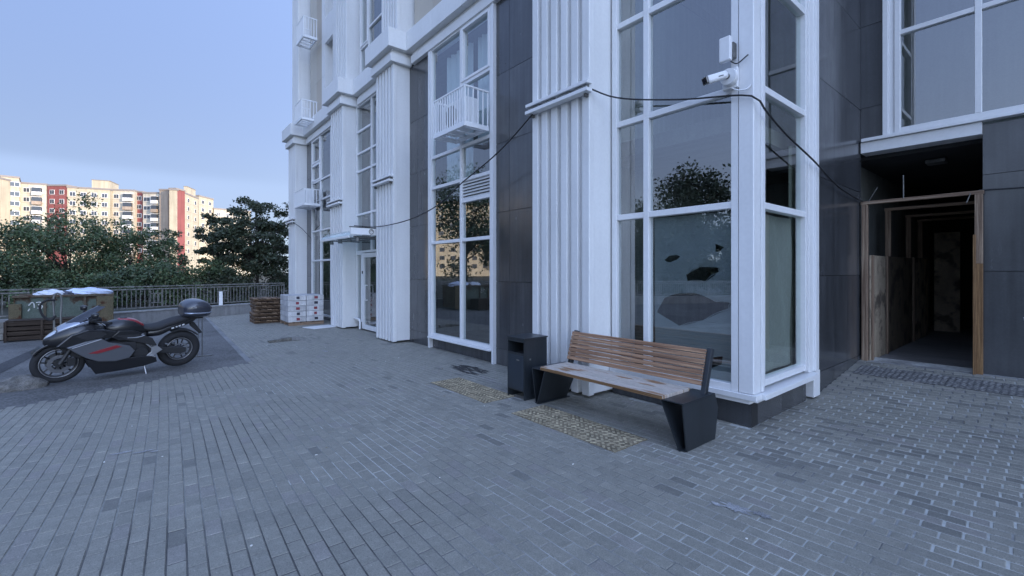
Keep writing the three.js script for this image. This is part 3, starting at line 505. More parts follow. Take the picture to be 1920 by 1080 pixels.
// ---------------------------------------------------------------- air-conditioner baskets
function basket(z0, z1, y0, y1, x0, label, unit) {
  const t = thing('balcony_basket', label, 'air conditioner basket', 'white baskets on the front', [x0, y0, z0]);
  const W = z1 - z0, H = y1 - y0, D = XW - x0 - .08, m = M.steelW, b = .02;
  bx(t, 'bottom_frame', m, 0, .04, 0, .085, 0, W, .004); bx(t, 'bottom_frame', m, .04, D, 0, .085, 0, .04, .004); bx(t, 'bottom_frame', m, .04, D, 0, .085, W - .04, W, .004); bx(t, 'bottom_frame', m, D - .04, D, .002, .08, .04, W - .04, .004);
  bx(t, 'top_rail', m, 0, .03, H - .03, H, 0, W, .003); bx(t, 'top_rail', m, .03, D, H - .03, H, 0, .03, .003); bx(t, 'top_rail', m, .03, D, H - .03, H, W - .03, W, .003);
  const n = Math.round(W / .085); for (let i = 1; i < n; i++) { const z = W * i / n; bx(t, 'bar', m, .004, .024, .085, H - .03, z - .013, z + .013); }
  for (const z of [0, W - .03]) { bx(t, 'corner_bar', m, .001, .031, .085, H - .03, z, z + .03); const k = Math.round(D / .1); for (let i = 1; i <= k; i++) { const x = D * i / k - .02; bx(t, 'bar', m, x - .009, x + .009, .085, H - .03, z + .004, z + .026); } }
  for (let i = 0; i < 4; i++) bx(t, 'floor_bar', m, .04, D - .04, .01, .035, W * (i + .5) / 4 - .02, W * (i + .5) / 4 + .02);
  if (unit) {
    const a = thing('air_conditioner', unit, 'air conditioner', 'air conditioners in the baskets', [x0 + .14, y0 + .09, z0 + .1]); const w = Math.min(.8, W - .2), h = .52;
    bx(a, 'casing', M.steelW, 0, .3, 0, h, 0, w, .015); const c = new THREE.TorusGeometry(.19, .012, 6, 28); c.rotateY(Math.PI / 2); c.translate(-.004, h / 2, w * .4); mesh(a, 'fan_guard', c, M.galv); const f = new THREE.CylinderGeometry(.185, .185, .01, 28); f.rotateZ(Math.PI / 2); f.translate(-.003, h / 2, w * .4); mesh(a, 'fan', f, M.black);
  }
}
basket(-7.66, -6.58, 4.19, 4.91, 4.34, 'white barred basket on the tall bay window', 'air conditioner inside the basket on the tall bay window');
basket(-17.7, -16.8, 9.86, 10.6, 4.4, 'topmost white barred basket at the far end of the front', null);
basket(-17.7, -16.8, 6.97, 7.68, 4.34, 'middle white barred basket just above the far cornice', null);
basket(-17.65, -16.45, 3.94, 4.52, 4.32, 'lowest white barred basket at the far bay, under the cornice', 'boxy air conditioner filling the lowest far basket');
// ---------------------------------------------------------------- entrance canopy
{
  const t = thing('entrance_canopy', 'pale glass canopy with a white fascia board over the entrance door', 'canopy');
  bx(t, 'fascia_board', M.frame, 3.92, 4.94, 2.56, 2.73, -10.92, -10.88, .006); bx(t, 'edge_trim', M.black, 3.90, 4.94, 2.731, 2.75, -10.93, -10.87);
  const gl = P({ color: L(.75, .86, .85), roughness: .15, transmission: .6, thickness: 0 });
  const sh = new THREE.PlaneGeometry(2.25, 1.2, 1, 10); { const p = sh.attributes.position; for (let i = 0; i < p.count; i++) { const zz = p.getX(i), s = p.getY(i) / 1.2 + .5; p.setXYZ(i, 3.9 + .22 * (1 - Math.cos(s * 1.5)) + .84 * s * s, 2.5 + .24 * Math.sin(Math.min(1, s * 1.4) * Math.PI / 2), zz - 12.03); } sh.computeVertexNormals(); }
  mesh(t, 'glass_panel', sh, gl); bx(t, 'edge_trim', M.frame, 3.88, 3.92, 2.48, 2.53, -13.14, -10.93, .004);
  for (const z of [-13.0, -12.3, -11.6, -11.05]) { const a = grp(t, 'bracket'); mesh(a, 'arm', rodG([4.94, 2.52, z], [4.05, 2.52, z], .02), M.galv); const l = new THREE.CylinderGeometry(.05, .06, .09, 12); l.translate(4.15, 2.46, z); mesh(a, 'lamp', l, M.galv); }
  const e = new THREE.TorusGeometry(.055, .012, 6, 20); e.translate(4.43, 2.645, -10.872); mesh(t, 'emblem', e, S({ color: L(.30, .30, .28), roughness: .5, metalness: .3 })); const e2 = new THREE.TorusGeometry(.024, .008, 6, 12, 4.4); e2.translate(4.435, 2.65, -10.87); mesh(t, 'emblem', e2, S({ color: L(.30, .30, .28), roughness: .5 }));
}
// ---------------------------------------------------------------- low wall and railing
const RA = new THREE.Vector3(4.9, 0, -21.5), RB = new THREE.Vector3(-21, 0, -8.6); const RD = RB.clone().sub(RA), RL = RD.length(), RROT = Math.atan2(-RD.z, RD.x);
{
  const w = thing('parapet_wall', 'low concrete wall carrying the railing beside the plaza', 'wall', null, [RA.x, 0, RA.z], RROT);
  bx(w, 'wall', M.concrete, 0, RL, -.05, .36, -.14, .14, .01); bx(w, 'coping', S({ color: L(.46, .46, .45), map: T.concrete, roughness: .9 }), 0, RL, .36, .40, -.17, .17, .008);
  let x = .05, i = 0; const r = rng(41);
  while (x < RL - 1) {
    const Ls = i === 0 ? 3.7 : 4.2, names = ['nearest the building, between the far column and a white post', 'behind the motorcycle top case', 'behind the rusty skip', 'left of the rusty skip', 'far out on the left', 'farther out on the left', 'near the left end', 'at the left end'];
    const t = thing('railing', 'grey steel bar railing section ' + (names[Math.min(i, 7)]), 'railing', 'railing sections on the low wall', [RA.x, 0, RA.z], RROT);
    const x1 = Math.min(x + Ls, RL); const y0 = .40, b0 = .50, b1 = 1.07;
    for (const px of [x, x1 - .04]) bx(t, 'post', M.rail, px, px + .04, y0, b1, -.02, .02); bx(t, 'top_rail', M.rail, x, x1, b1, b1 + .035, -.03, .03, .005); bx(t, 'handrail', M.rail, x, x1, b1 + .085, b1 + .12, -.03, .03, .005); bx(t, 'bottom_rail', M.rail, x + .04, x1 - .04, b0 - .03, b0, -.016, .016);
    for (let k = x + .14; k < x1 - .1; k += .125) { bx(t, 'baluster', M.rail, k - .009, k + .009, b0, b1, -.009, .009); }
    for (const f of [.28, .72]) { const c = x + (x1 - x) * f; for (const yy of [.62, .93]) bx(t, 'ornament', M.rail, c - .19, c + .19, yy, yy + .022, -.022, -.011); bx(t, 'ornament', M.rail, c - .07, c - .05, .642, .93, -.022, -.011); bx(t, 'ornament', M.rail, c + .05, c + .07, .642, .93, -.022, -.011); for (const sx of [-.19, .17]) bx(t, 'ornament', M.rail, c + sx, c + sx + .02, b0, b1, -.022, -.011); }
    for (const px of [x + .02, x1 - .02]) mesh(t, 'handrail_support', rodG([px, b1 + .03, 0], [px, b1 + .09, 0], .008), M.rail);
    x = x1 + .06; i++;
  }
  const pz = thing('white_post', 'stubby white post standing before the railing', 'post', null, [RA.x + RD.x * .098, 0, RA.z + RD.z * .098 + .09]); bx(pz, 'post', M.frame, -.06, .06, .401, .9, -.04, .04, .01); bx(pz, 'cap', M.frame, -.07, .07, .9, .915, -.05, .05, .005);
}
// ---------------------------------------------------------------- skip, white bags, pallets, slabs
{
  const t = thing('waste_skip', 'rusty grey-green metal skip with graffiti standing by the railing', 'skip', null, [-1.52, 0, -17.15], .03);
  const rust = S({ color: L(.30, .32, .29), map: T.rust, roughness: .8, metalness: .1 }), tan = S({ color: L(.36, .25, .16), map: T.rust, roughness: .9 }), lip = S({ color: L(.30, .20, .15), map: T.rust, roughness: .85 });
  const W = 1.8, h = 1.0; const fr = prismG([[-W / 2, .42], [W / 2, .42], [W / 2, h], [-W / 2, h]], .5, .53); mesh(t, 'front_panel', fr, rust);
  mesh(t, 'lower_panel', prismG([[-W / 2 + .1, .06], [W / 2 - .1, .06], [W / 2, .42], [-W / 2, .42]], .40, .44), S({ color: L(.17, .14, .11), map: T.rust, roughness: .95 }));
  bx(t, 'back_panel', rust, -W / 2, W / 2, .1, h, -.55, -.52); bx(t, 'side_panel', tan, W / 2 - .03, W / 2 + .02, .1, h - .002, -.52, .53); bx(t, 'side_panel', tan, -W / 2 - .02, -W / 2 + .03, .1, h - .002, -.52, .53); bx(t, 'floor', rust, -W / 2 + .03, W / 2 - .03, .06, .12, -.52, .40);
  bx(t, 'rim', lip, -W / 2 - .05, W / 2 + .06, h, h + .06, .48, .58, .01); bx(t, 'rim', lip, -W / 2 - .05, W / 2 + .06, h, h + .06, -.60, -.50, .01);
  bx(t, 'corner_post', tan, W / 2 - .30, W / 2 + .05, .04, h - .004, .535, .60, .01); bx(t, 'corner_post', tan, -W / 2 - .1, -W / 2 + .12, .04, h - .15, .535, .60, .01);
  for (const x of [-.4, .35]) bx(t, 'rib', lip, x, x + .05, .42, h, .53, .56);
  // graffiti strokes
  const st = [[[-.66, .80], [-.60, .88], [-.57, .84], [-.56, .74]], [[-.53, .87], [-.46, .88], [-.44, .84], [-.50, .81], [-.42, .78], [-.44, .72], [-.51, .73]], [[-.64, .72], [-.67, .66]]];
  mesh(t, 'graffiti', merge(st.map(s => tubeG(s.map(p => [p[0], p[1], .533]), .012, 16, 4))), S({ color: L(.62, .62, .60), roughness: .8 }));
  const bag = (label, x, y, z, sx, sy, sz, seed, col) => { const b = thing('rubbish_bag', label, 'bag', 'bags heaped in the skip'); const r = rng(seed), o = [r() * 6, r() * 6, r() * 6], g = new THREE.IcosahedronGeometry(1, 6), p = g.attributes.position; for (let i = 0; i < p.count; i++) { const X = p.getX(i), Y = p.getY(i), Z = p.getZ(i), k = 1 + .10 * Math.sin(X * 5 + o[0]) * Math.sin(Z * 6 + o[1]) + .06 * Math.sin(Y * 11 + X * 9 + o[2]) + .05 * Math.abs(Math.sin(X * 13 + Z * 9)); p.setXYZ(i, X * k * sx, Math.max(-.6, Y) * k * sy, Z * k * sz); } g.computeVertexNormals(); const q = new THREE.Vector3(x, y, z).applyAxisAngle(new THREE.Vector3(0, 1, 0), t.rotation.y).add(t.position); g.rotateY(t.rotation.y); g.translate(q.x, q.y, q.z); mesh(b, 'bag', g, S({ color: L(...col), roughness: .5 })); };
  bag('crumpled bluish-white sack on the right of the skip', .42, 1.06, .1, .5, .15, .42, 3, [.60, .66, .80]); bag('grey-white sack on the left of the skip load', -.3, 1.04, .15, .3, .14, .34, 5, [.62, .65, .70]); bag('dark sack between the pale ones in the skip', .06, 1.04, .15, .2, .12, .28, 8, [.06, .06, .08]);
  // dark wooden crate before the skip
  const c = thing('wooden_crate', 'dark slatted wooden crate in front of the skip', 'crate', null, [-1.85, 0, -16.05], .05); const dw = S({ color: L(.075, .068, .06), map: T.wood, roughness: .95 }); dw.userData.grain = true;
  for (let i = 0; i < 4; i++) bx(c, 'slat', dw, -.62, .62, .03 + i * .115, .12 + i * .115, .29, .31, .004); for (let i = 0; i < 4; i++) bx(c, 'slat', dw, -.62, .62, .03 + i * .115, .12 + i * .115, -.31, -.29, .004); for (const x of [-.62, -.02, .58]) bx(c, 'upright', dw, x, x + .05, 0, .48, .312, .34, .004); for (const x of [-.62, .6]) bx(c, 'end_board', dw, x, x + .02, .03, .46, -.288, .288);
  for (let i = 0; i < 5; i++) bx(c, 'top_slat', dw, -.6, .6, .475, .495, -.3 + i * .125, -.2 + i * .125);
  // slabs at the left edge
  for (let i = 0; i < 3; i++) { const s = thing('concrete_slab', ['bottom concrete slab of the small stack left of the skip', 'middle concrete slab of the small stack left of the skip', 'top concrete slab of the small stack left of the skip'][i], 'slab', 'stacked slabs by the skip', [-3.3 + .05 * i, .01 + i * .145, -16.6 + .04 * i], .1 + .1 * i); bx(s, 'slab', S({ color: L(.34, .32, .29), map: T.concrete, roughness: .95 }), -.72, .72, 0, .14, -.45, .45, .015); }
}
{ // U-shaped steel hoop with a bike lock on it
  const t = thing('parking_hoop', 'galvanised steel hoop with two uprights in front of the skip', 'hoop', null, [-1.45, 0, -14.6]); mesh(t, 'tube', tubeG([[-.055, 0, 0], [-.055, .6, 0], [-.055, 1.1, 0], [-.02, 1.16, 0], [.02, 1.16, 0], [.055, 1.1, 0], [.055, .6, 0], [.055, 0, 0]], .02, 60, 8), M.galv); bx(t, 'base_plate', M.galv, -.14, .14, 0, .012, -.08, .08);
  const l = thing('cable_lock', 'black cable lock looped on the steel hoop', 'lock'); mesh(l, 'loop', tubeG([[-1.48, 1.0, -14.56], [-1.6, 1.02, -14.54], [-1.72, .9, -14.54], [-1.68, .68, -14.54], [-1.56, .56, -14.54], [-1.47, .66, -14.55]], .022, 40, 8), M.rubber);
}
{ // thin stand behind the motorcycle
  const t = thing('sign_stand', 'thin bent metal stand behind the rear wheel of the motorcycle', 'stand', null, [.95, 0, -10.75]); mesh(t, 'rod', rodG([0, .01, 0], [0, 1.0, 0], .009), M.galv); mesh(t, 'rod', rodG([-.08, .01, .05], [-.05, .95, .02], .006), M.galv); bx(t, 'foot', M.galv, -.16, .16, .001, .012, -.05, .05, .003);
}
{ // wood stack and white block stack on pallets by the far column
  const r = rng(77), t = thing('pallet', 'pallet under the wrapped white blocks', 'pallet', null, [4.03, 0, -15.55]); for (let i = 0; i < 3; i++) bx(t, 'runner', M.timber, -.52, .52, 0, .08, -.55 + i * .5, -.45 + i * .5); for (let i = 0; i < 6; i++) bx(t, 'deck_board', M.timber, -.52 + i * .18, -.38 + i * .18, .081, .10, -.56, .56);
  const lev = 5, hh = .165, wm = S({ color: L(.80, .79, .79), map: T.concrete, roughness: .55 }), red = S({ color: L(.22, .03, .04), roughness: .6 }), blk = S({ color: L(.03, .03, .045), roughness: .6 });
  for (let i = 0; i < lev; i++) for (let k = 0; k < 2; k++) {
    const b = thing('white_package', `wrapped white block package, ${['bottom', 'second', 'third', 'fourth', 'top'][i]} layer, ${k ? 'right' : 'left'} of the pallet stack`, 'package', 'white packages stacked on the pallet', [4.03 + (k ? .26 : -.26) + .012 * (r() - .5), .102 + i * hh, -15.55], .02 * (r() - .5));
    bx(b, 'wrapping', wm, -.259, .259, .001, hh - .001, -.52, .52, .015); const zf = .521; bx(b, 'printed_mark', (i + k) % 3 === 1 ? blk : red, -.05 + .04 * r(), .05 + .05 * r(), hh * .3, hh * .78, zf - .001, zf + .0015);
  }
  const wd = [S({ color: L(.36, .31, .25), map: T.wood, roughness: .9 }), S({ color: L(.24, .21, .175), map: T.wood, roughness: .9 }), S({ color: L(.44, .39, .32), map: T.wood, roughness: .9 })]; for (const m of wd) m.userData.grain = true;
  for (let i = 0; i < 7; i++) { const p = thing('old_pallet', `worn brown pallet, ${['lowest', 'second', 'third', 'fourth', 'fifth', 'sixth', 'topmost'][i]} of the leaning stack beside the white packages`, 'pallet', 'stacked old pallets', [3.25 + .05 * (r() - .5), i * .118, -16.75 + .06 * (r() - .5)], .12 * (r() - .5)); for (let k = 0; k < 3; k++) bx(p, 'runner', wd[1], -.42, .42, .002, .065, -.45 + k * .38, -.35 + k * .38); for (let k = 0; k < 5; k++) bx(p, 'deck_board', wd[(k + i) % 3], -.42 + k * .175, -.42 + k * .175 + .14, .066, .09 + .006 * r(), -.5 - .06 * r(), .46 + .1 * r()); for (let k = 0; k < 2; k++) bx(p, 'bottom_board', wd[2], -.4 + k * .66, -.28 + k * .66, -.0, .0019, -.45, .45); }
  const s = thing('white_board', 'flat white board lying before the third fluted column', 'board', null, [4.2, .006, -14.05], .25); bx(s, 'board', M.frame, -.42, .42, 0, .018, -.32, .32, .004);
  const d = thing('broken_plank', 'broken piece of plank lying on the paving', 'plank', null, [2.66, .004, -11.8], .1); const pg = prismG([[-.32, 0], [.3, 0], [.34, .05], [.1, .075], [-.12, .055], [-.36, .04]], -.06, .05); mesh(d, 'plank', grainUV(pg, 0, .3, .7), S({ color: L(.40, .38, .34), map: T.stone, roughness: .95 })); bx(d, 'splinter', M.concrete, .16, .33, .0, .09, .051, .08, .008);
}
{ // boulder by the front wheel
  const t = thing('boulder', 'pale rounded boulder against the front wheel of the motorcycle', 'boulder', null, [-1.34, 0, -9.42]); const g = new THREE.IcosahedronGeometry(1, 7), p = g.attributes.position; for (let i = 0; i < p.count; i++) { const X = p.getX(i), Y = p.getY(i), Z = p.getZ(i), k = 1 + .09 * Math.sin(X * 3 + 1) * Math.cos(Z * 4) + .05 * Math.sin(Y * 7 + X * 6) + .02 * Math.sin(X * 17 + Z * 13 + Y * 9) + .012 * Math.sin(X * 41) * Math.sin(Z * 37 + Y * 23); p.setXYZ(i, X * k * .33, Math.max(-.2, Y) * k * .17, Z * k * .22); } g.computeVertexNormals(); mesh(t, 'rock', metricUV(g), S({ color: L(.38, .36, .33), map: T.stone, roughness: .95, bumpMap: T.stone, bumpScale: .012 }));
}
{ const t = thing('wall_graffiti', 'small white scribble on the dark wall right of the passage', 'graffiti'); mesh(t, 'marks', merge([[[1.05, -.62], [.96, -.6], [.9, -.57], [1.0, -.55]], [[.86, -.57], [.9, -.52], [.8, -.5], [.76, -.54]], [[.7, -.5], [.78, -.46], [.7, -.45]]].map(s => tubeG(s.map(p => [9.07, p[0], p[1] + .28]), .006, 14, 4))), S({ color: L(.3, .31, .33), roughness: .9 })); }
// ---------------------------------------------------------------- motorcycle
function loftG(secs, pw = 2.4, n = 20) {          // secs: [x, yTop, yBottom, halfWidth, zc]; superellipse sections along x
  const P3 = [], U = [], I = [], m = secs.length; const cr = new THREE.CatmullRomCurve3(secs.map((s, i) => new THREE.Vector3(i, 0, 0)));
  const fine = []; const K = 4; for (let i = 0; i < m - 1; i++) for (let k = 0; k < K; k++) { const t = k / K, g = (q) => { const p0 = secs[Math.max(0, i - 1)][q], p1 = secs[i][q], p2 = secs[i + 1][q], p3 = secs[Math.min(m - 1, i + 2)][q]; return .5 * (2 * p1 + (p2 - p0) * t + (2 * p0 - 5 * p1 + 4 * p2 - p3) * t * t + (3 * p1 - p0 - 3 * p2 + p3) * t * t * t); }; fine.push([g(0), g(1), g(2), Math.max(.004, g(3))]); } fine.push(secs[m - 1].slice(0, 4));
  fine.forEach((s, i) => { for (let k = 0; k <= n; k++) { const a = k / n * Math.PI * 2, c = Math.cos(a), q = Math.sin(a), y = Math.sign(q) * Math.pow(Math.abs(q), 2 / pw), z = Math.sign(c) * Math.pow(Math.abs(c), 2 / pw); P3.push(s[0], (s[1] + s[2]) / 2 + y * (s[1] - s[2]) / 2, z * s[3]); U.push(s[0], a * .1); } });
  for (let i = 0; i < fine.length - 1; i++) for (let k = 0; k < n; k++) { const a = i * (n + 1) + k, b = a + n + 1; I.push(a, b, a + 1, b, b + 1, a + 1); }
  for (const [row, flip] of [[0, 0], [fine.length - 1, 1]]) { const c = P3.length / 3, s = fine[row]; P3.push(s[0], (s[1] + s[2]) / 2, 0); U.push(0, 0); for (let k = 0; k < n; k++) { const a = row * (n + 1) + k; flip ? I.push(a, c, a + 1) : I.push(a, a + 1, c); } }
  const g = new THREE.BufferGeometry(); g.setAttribute('position', new THREE.Float32BufferAttribute(P3, 3)); g.setAttribute('uv', new THREE.Float32BufferAttribute(U, 2)); g.setIndex(I); g.computeVertexNormals(); return g;
}
function plateG(pts, z, th, bev = .006, bulge = 0) {      // side panel traced in x,y with thickness
  const sh = new THREE.Shape(); sh.setFromPoints(pts.map(p => new THREE.Vector2(p[0], p[1]))); const g = new THREE.ExtrudeGeometry(sh, { depth: th, bevelEnabled: true, bevelSize: bev, bevelThickness: bev, bevelSegments: 2, curveSegments: 4 }); g.translate(0, 0, z - (z < 0 ? th : 0)); return g;
}
{
  const t = thing('motorcycle', 'black and grey sport touring motorcycle with red accents and a rear top case', 'motorcycle', null, [-.20, 0, -9.65]);
  t.rotation.order = 'YXZ'; t.rotation.y = Math.PI + .249; t.rotation.x = -.13;
  const blk = P({ color: L(.010, .010, .012), roughness: .35, clearcoat: .4, clearcoatRoughness: .1 }), gry = P({ color: L(.13, .135, .15), roughness: .3, metalness: .4, clearcoat: .8, clearcoatRoughness: .08 }), red = P({ color: L(.25, .018, .025), roughness: .3, clearcoat: .7 }), mat = S({ color: L(.022, .022, .024), roughness: .75 }), eng = S({ color: L(.05, .05, .052), roughness: .5, metalness: .5 }), alu = S({ color: L(.42, .42, .43), roughness: .4, metalness: .7 }), sil = P({ color: L(.30, .33, .40), roughness: .2, metalness: .5, clearcoat: 1 });
  const fx = .76, rx = -.74;
  function wheel(x, r, w, name) {
    const g = grp(t, name); g.position.set(x, r, 0);
    const ty = new THREE.TorusGeometry(r - w * .48, w * .48, 14, 44); ty.scale(1, 1, 1.0); mesh(g, 'tyre', ty, M.rubber);
    const rim = new THREE.TorusGeometry(r - w * .98, .016, 8, 44); rim.scale(1, 1, 2.4); mesh(g, 'rim', rim, P({ color: L(.10, .10, .105), roughness: .35, metalness: .6 }));
    const stripe = new THREE.TorusGeometry(r - w * .90, .005, 5, 44); stripe.translate(0, 0, -.035); mesh(g, 'rim_stripe', stripe, alu);
    const sp = []; for (let i = 0; i < 10; i++) { const a = i * Math.PI / 5 + (i & 1 ? .16 : 0), b = a + .16 * (i & 1 ? -1 : 1); sp.push(rodG([.05 * Math.cos(a), .05 * Math.sin(a), 0], [(r - w) * Math.cos(b), (r - w) * Math.sin(b), 0], .011, 6)); } mesh(g, 'spokes', merge(sp), blk);
    const hub = new THREE.CylinderGeometry(.055, .055, .11, 18); hub.rotateX(Math.PI / 2); mesh(g, 'hub', hub, eng);
    for (const z of name === 'front_wheel' ? [-.075, .075] : [-.07]) { const d = new THREE.RingGeometry(.085, name === 'front_wheel' ? .135 : .11, 36); d.translate(0, 0, z); mesh(g, 'brake_disc', d, S({ color: L(.30, .30, .31), roughness: .35, metalness: .8, side: THREE.DoubleSide })); }
    return g;
  }
  wheel(fx, .30, .10, 'front_wheel'); wheel(rx, .315, .14, 'rear_wheel');
  // front fork, mudguard
  for (const z of [-.09, .09]) mesh(t, 'fork', rodG([fx, .30, z], [fx - .30, .86, z], .027, 12), eng);
  { const sh = []; for (let i = 0; i <= 10; i++) { const a = .55 + i / 10 * 1.9; sh.push([fx + .325 * Math.cos(a), .30 + .325 * Math.sin(a)]); } for (let i = 10; i >= 0; i--) { const a = .55 + i / 10 * 1.9; sh.push([fx + .308 * Math.cos(a), .30 + .308 * Math.sin(a)]); } mesh(t, 'front_mudguard', plateG(sh, -.07, -.0, .004).copy(plateG(sh, .0, .14, .006).translate(0, 0, -.07)), blk); mesh(t, 'mudguard_side', plateG([[fx - .32, .42], [fx - .1, .60], [fx + .05, .61], [fx - .06, .45], [fx - .2, .36]], -.075, .012), mat); }
  for (const z of [-.085]) bx(t, 'brake_caliper', eng, fx - .17, fx - .08, .26, .38, z - .03, z + .01, .008);
  // nose fairing, headlamp, screen
  mesh(t, 'nose_fairing', loftG([[.93, .665, .60, .03], [.88, .72, .565, .09], [.78, .80, .53, .15], [.66, .87, .50, .19], [.52, .90, .49, .21], [.38, .88, .50, .20], [.28, .83, .54, .16]], 2.6), blk);
  mesh(t, 'headlamp', loftG([[.915, .685, .64, .03], [.86, .745, .625, .082], [.78, .80, .64, .12], [.72, .825, .68, .13]], 2.3), P({ color: L(.55, .58, .62), roughness: .08, clearcoat: 1, metalness: .3 }));
  mesh(t, 'upper_cowl', loftG([[.80, .82, .74, .10], [.70, .885, .78, .135], [.58, .935, .82, .15], [.46, .955, .85, .14]], 2.3), sil);
  { const g = new THREE.PlaneGeometry(1, 1, 8, 12), p = g.attributes.position; for (let i = 0; i < p.count; i++) { const u = p.getX(i) * 2, v = p.getY(i) + .5, w = .155 - .05 * v; p.setXYZ(i, .70 - .36 * v - .07 * u * u, .885 + .245 * Math.pow(v, .9) - .05 * u * u * (1 - v), w * u); } g.computeVertexNormals(); mesh(t, 'windscreen', g, P({ color: L(.08, .09, .13), roughness: .05, transmission: .8, thickness: 0, ior: 1.6, side: THREE.DoubleSide })); }
  for (const z of [-1, 1]) { mesh(t, 'mirror_stem', rodG([.52, .93, z * .13], [.42, 1.02, z * .33], .009), mat); const g = loftG([[.50, 1.075, .985, .012], [.45, 1.10, .975, .05], [.39, 1.09, .985, .055], [.37, 1.075, 1.0, .03]], 2.5, 14); g.scale(.62, .62, .9); g.translate(.17, .40, z * .34); mesh(t, 'mirror', g, blk); }
  // side fairings: grey panel with red flash, dark belly pan
  for (const s of [-1, 1]) {
    mesh(t, 'side_panel', plateG([[.70, .57], [.62, .50], [.50, .40], [.36, .325], [.16, .30], [.0, .33], [-.06, .42], [.0, .50], [.12, .545], [.25, .585], [.34, .655], [.50, .63]], s * .215, .03, .012), gry);
    mesh(t, 'red_flash', plateG([[.48, .46], [.34, .50], [.16, .545], [.10, .515], [.25, .475], [.38, .445]], s * .259, .004, .002), red);
    mesh(t, 'upper_side', plateG([[.80, .60], [.66, .55], [.52, .62], [.36, .655], [.22, .68], [.16, .74], [.30, .78], [.48, .80], [.66, .74]], s * .185, .03, .014), blk);
    mesh(t, 'belly_panel', plateG([[.50, .36], [.44, .24], [.38, .13], [.1, .135], [-.2, .16], [-.36, .20], [-.34, .28], [-.1, .31], [.2, .29], [.36, .315]], s * .185, .035, .012), blk);
    mesh(t, 'inner_duct', plateG([[.62, .72], [.5, .66], [.34, .68], [.26, .73], [.34, .775], [.5, .78]], s * .232, .004, .002), mat);
    mesh(t, 'trim_line', rodG([.66, .56, s * .262], [.34, .66, s * .262], .006, 6), alu);
    mesh(t, 'tank_side', plateG([[.20, .66], [.10, .60], [-.10, .62], [-.16, .68], [-.05, .735], [.12, .74]], s * .16, .03, .012), blk);
  }
  // tank, frame, engine, seat, tail
  mesh(t, 'fuel_tank', loftG([[.28, .82, .68, .07], [.20, .875, .64, .14], [.06, .905, .62, .17], [-.08, .885, .62, .165], [-.20, .80, .64, .12], [-.26, .75, .67, .09]], 2.5), blk);
  mesh(t, 'tank_accent', loftG([[.10, .915, .86, .05], [.0, .918, .85, .085], [-.12, .885, .80, .10], [-.22, .81, .75, .08]], 2.3), red); { const c = new THREE.CylinderGeometry(.045, .05, .015, 20); c.translate(.03, .918, 0); mesh(t, 'filler_cap', c, eng); }
  mesh(t, 'engine', loftG([[.34, .52, .22, .13], [.18, .60, .18, .17], [-.05, .60, .18, .18], [-.22, .56, .22, .17], [-.34, .48, .26, .12]], 3.2), eng);
  for (const s of [-1]) { const c = new THREE.CylinderGeometry(.085, .09, .03, 24); c.rotateX(Math.PI / 2); c.translate(-.16, .36, s * .19); mesh(t, 'engine_cover', c, mat); bx(t, 'engine_cover', mat, -.1, .06, .42, .56, s * .19 - .01, s * .19 + .01, .008); mesh(t, 'frame_spar', plateG([[.16, .68], [.02, .60], [-.22, .52], [-.30, .44], [-.36, .46], [-.30, .58], [-.12, .66]], s * .165, .03, .01), mat); }
  mesh(t, 'trim_line', tubeG([[.02, .63, -.205], [-.1, .625, -.205], [-.2, .645, -.2]], .008, 12, 6), alu);
  mesh(t, 'seat', loftG([[-.20, .79, .70, .10], [-.30, .775, .68, .145], [-.42, .785, .68, .15], [-.54, .83, .72, .135], [-.66, .87, .75, .13], [-.80, .89, .79, .11], [-.86, .885, .80, .09]], 2.8), mat);
  mesh(t, 'tail', loftG([[-.26, .70, .58, .09], [-.42, .73, .58, .12], [-.60, .79, .66, .12], [-.80, .84, .72, .10], [-.95, .86, .79, .05]], 2.6), blk);
  mesh(t, 'tail_lettering', merge([[-.60, .04], [-.655, .025], [-.70, .03], [-.75, .035]].map(([x, w]) => { const g = new THREE.BoxGeometry(w, .022, .003); g.rotateZ(-.25); g.translate(x, .71 + (-.6 - x) * .3, -.123); return g; })), S({ color: L(.6, .6, .6), roughness: .5 }));
  mesh(t, 'number_plate_holder', plateG([[-.88, .76], [-.93, .74], [-1.06, .56], [-1.03, .55], [-.92, .66]], -.03, -.0, .004).copy(plateG([[-.88, .78], [-.94, .76], [-1.07, .57], [-1.04, .555], [-.9, .70]], 0, .06, .005).translate(0, 0, -.03)), mat);
  // swing arm, exhaust, footrest, chain guard, rear hugger
  mesh(t, 'swing_arm', plateG([[-.26, .42], [-.30, .34], [-.72, .27], [-.79, .29], [-.79, .34], [-.70, .365]], -.10, .04, .012), eng);
  mesh(t, 'exhaust', loftG([[-.26, .30, .22, .035], [-.36, .32, .20, .055], [-.55, .37, .24, .062], [-.70, .40, .28, .06], [-.74, .40, .30, .045]], 2.2, 16).translate(0, 0, .2), alu);
  mesh(t, 'footrest_bracket', plateG([[-.22, .50], [-.36, .46], [-.44, .38], [-.38, .34], [-.26, .26], [-.20, .27], [-.30, .36], [-.30, .42]], -.185, .015, .005), alu);
  mesh(t, 'footrest', rodG([-.3, .30, -.19], [-.32, .30, -.29], .012), alu); mesh(t, 'footrest', rodG([-.5, .46, -.15], [-.52, .46, -.23], .011), alu); mesh(t, 'gear_lever', rodG([-.30, .30, -.21], [-.14, .25, -.22], .008), alu);
  { const sh = []; for (let i = 0; i <= 8; i++) { const a = 1.2 + i / 8 * 1.2; sh.push([rx + .345 * Math.cos(a), .315 + .345 * Math.sin(a)]); } for (let i = 8; i >= 0; i--) { const a = 1.2 + i / 8 * 1.2; sh.push([rx + .33 * Math.cos(a), .315 + .33 * Math.sin(a)]); } mesh(t, 'rear_mudguard', plateG(sh, 0, .15, .004).translate(0, 0, -.075), mat); }
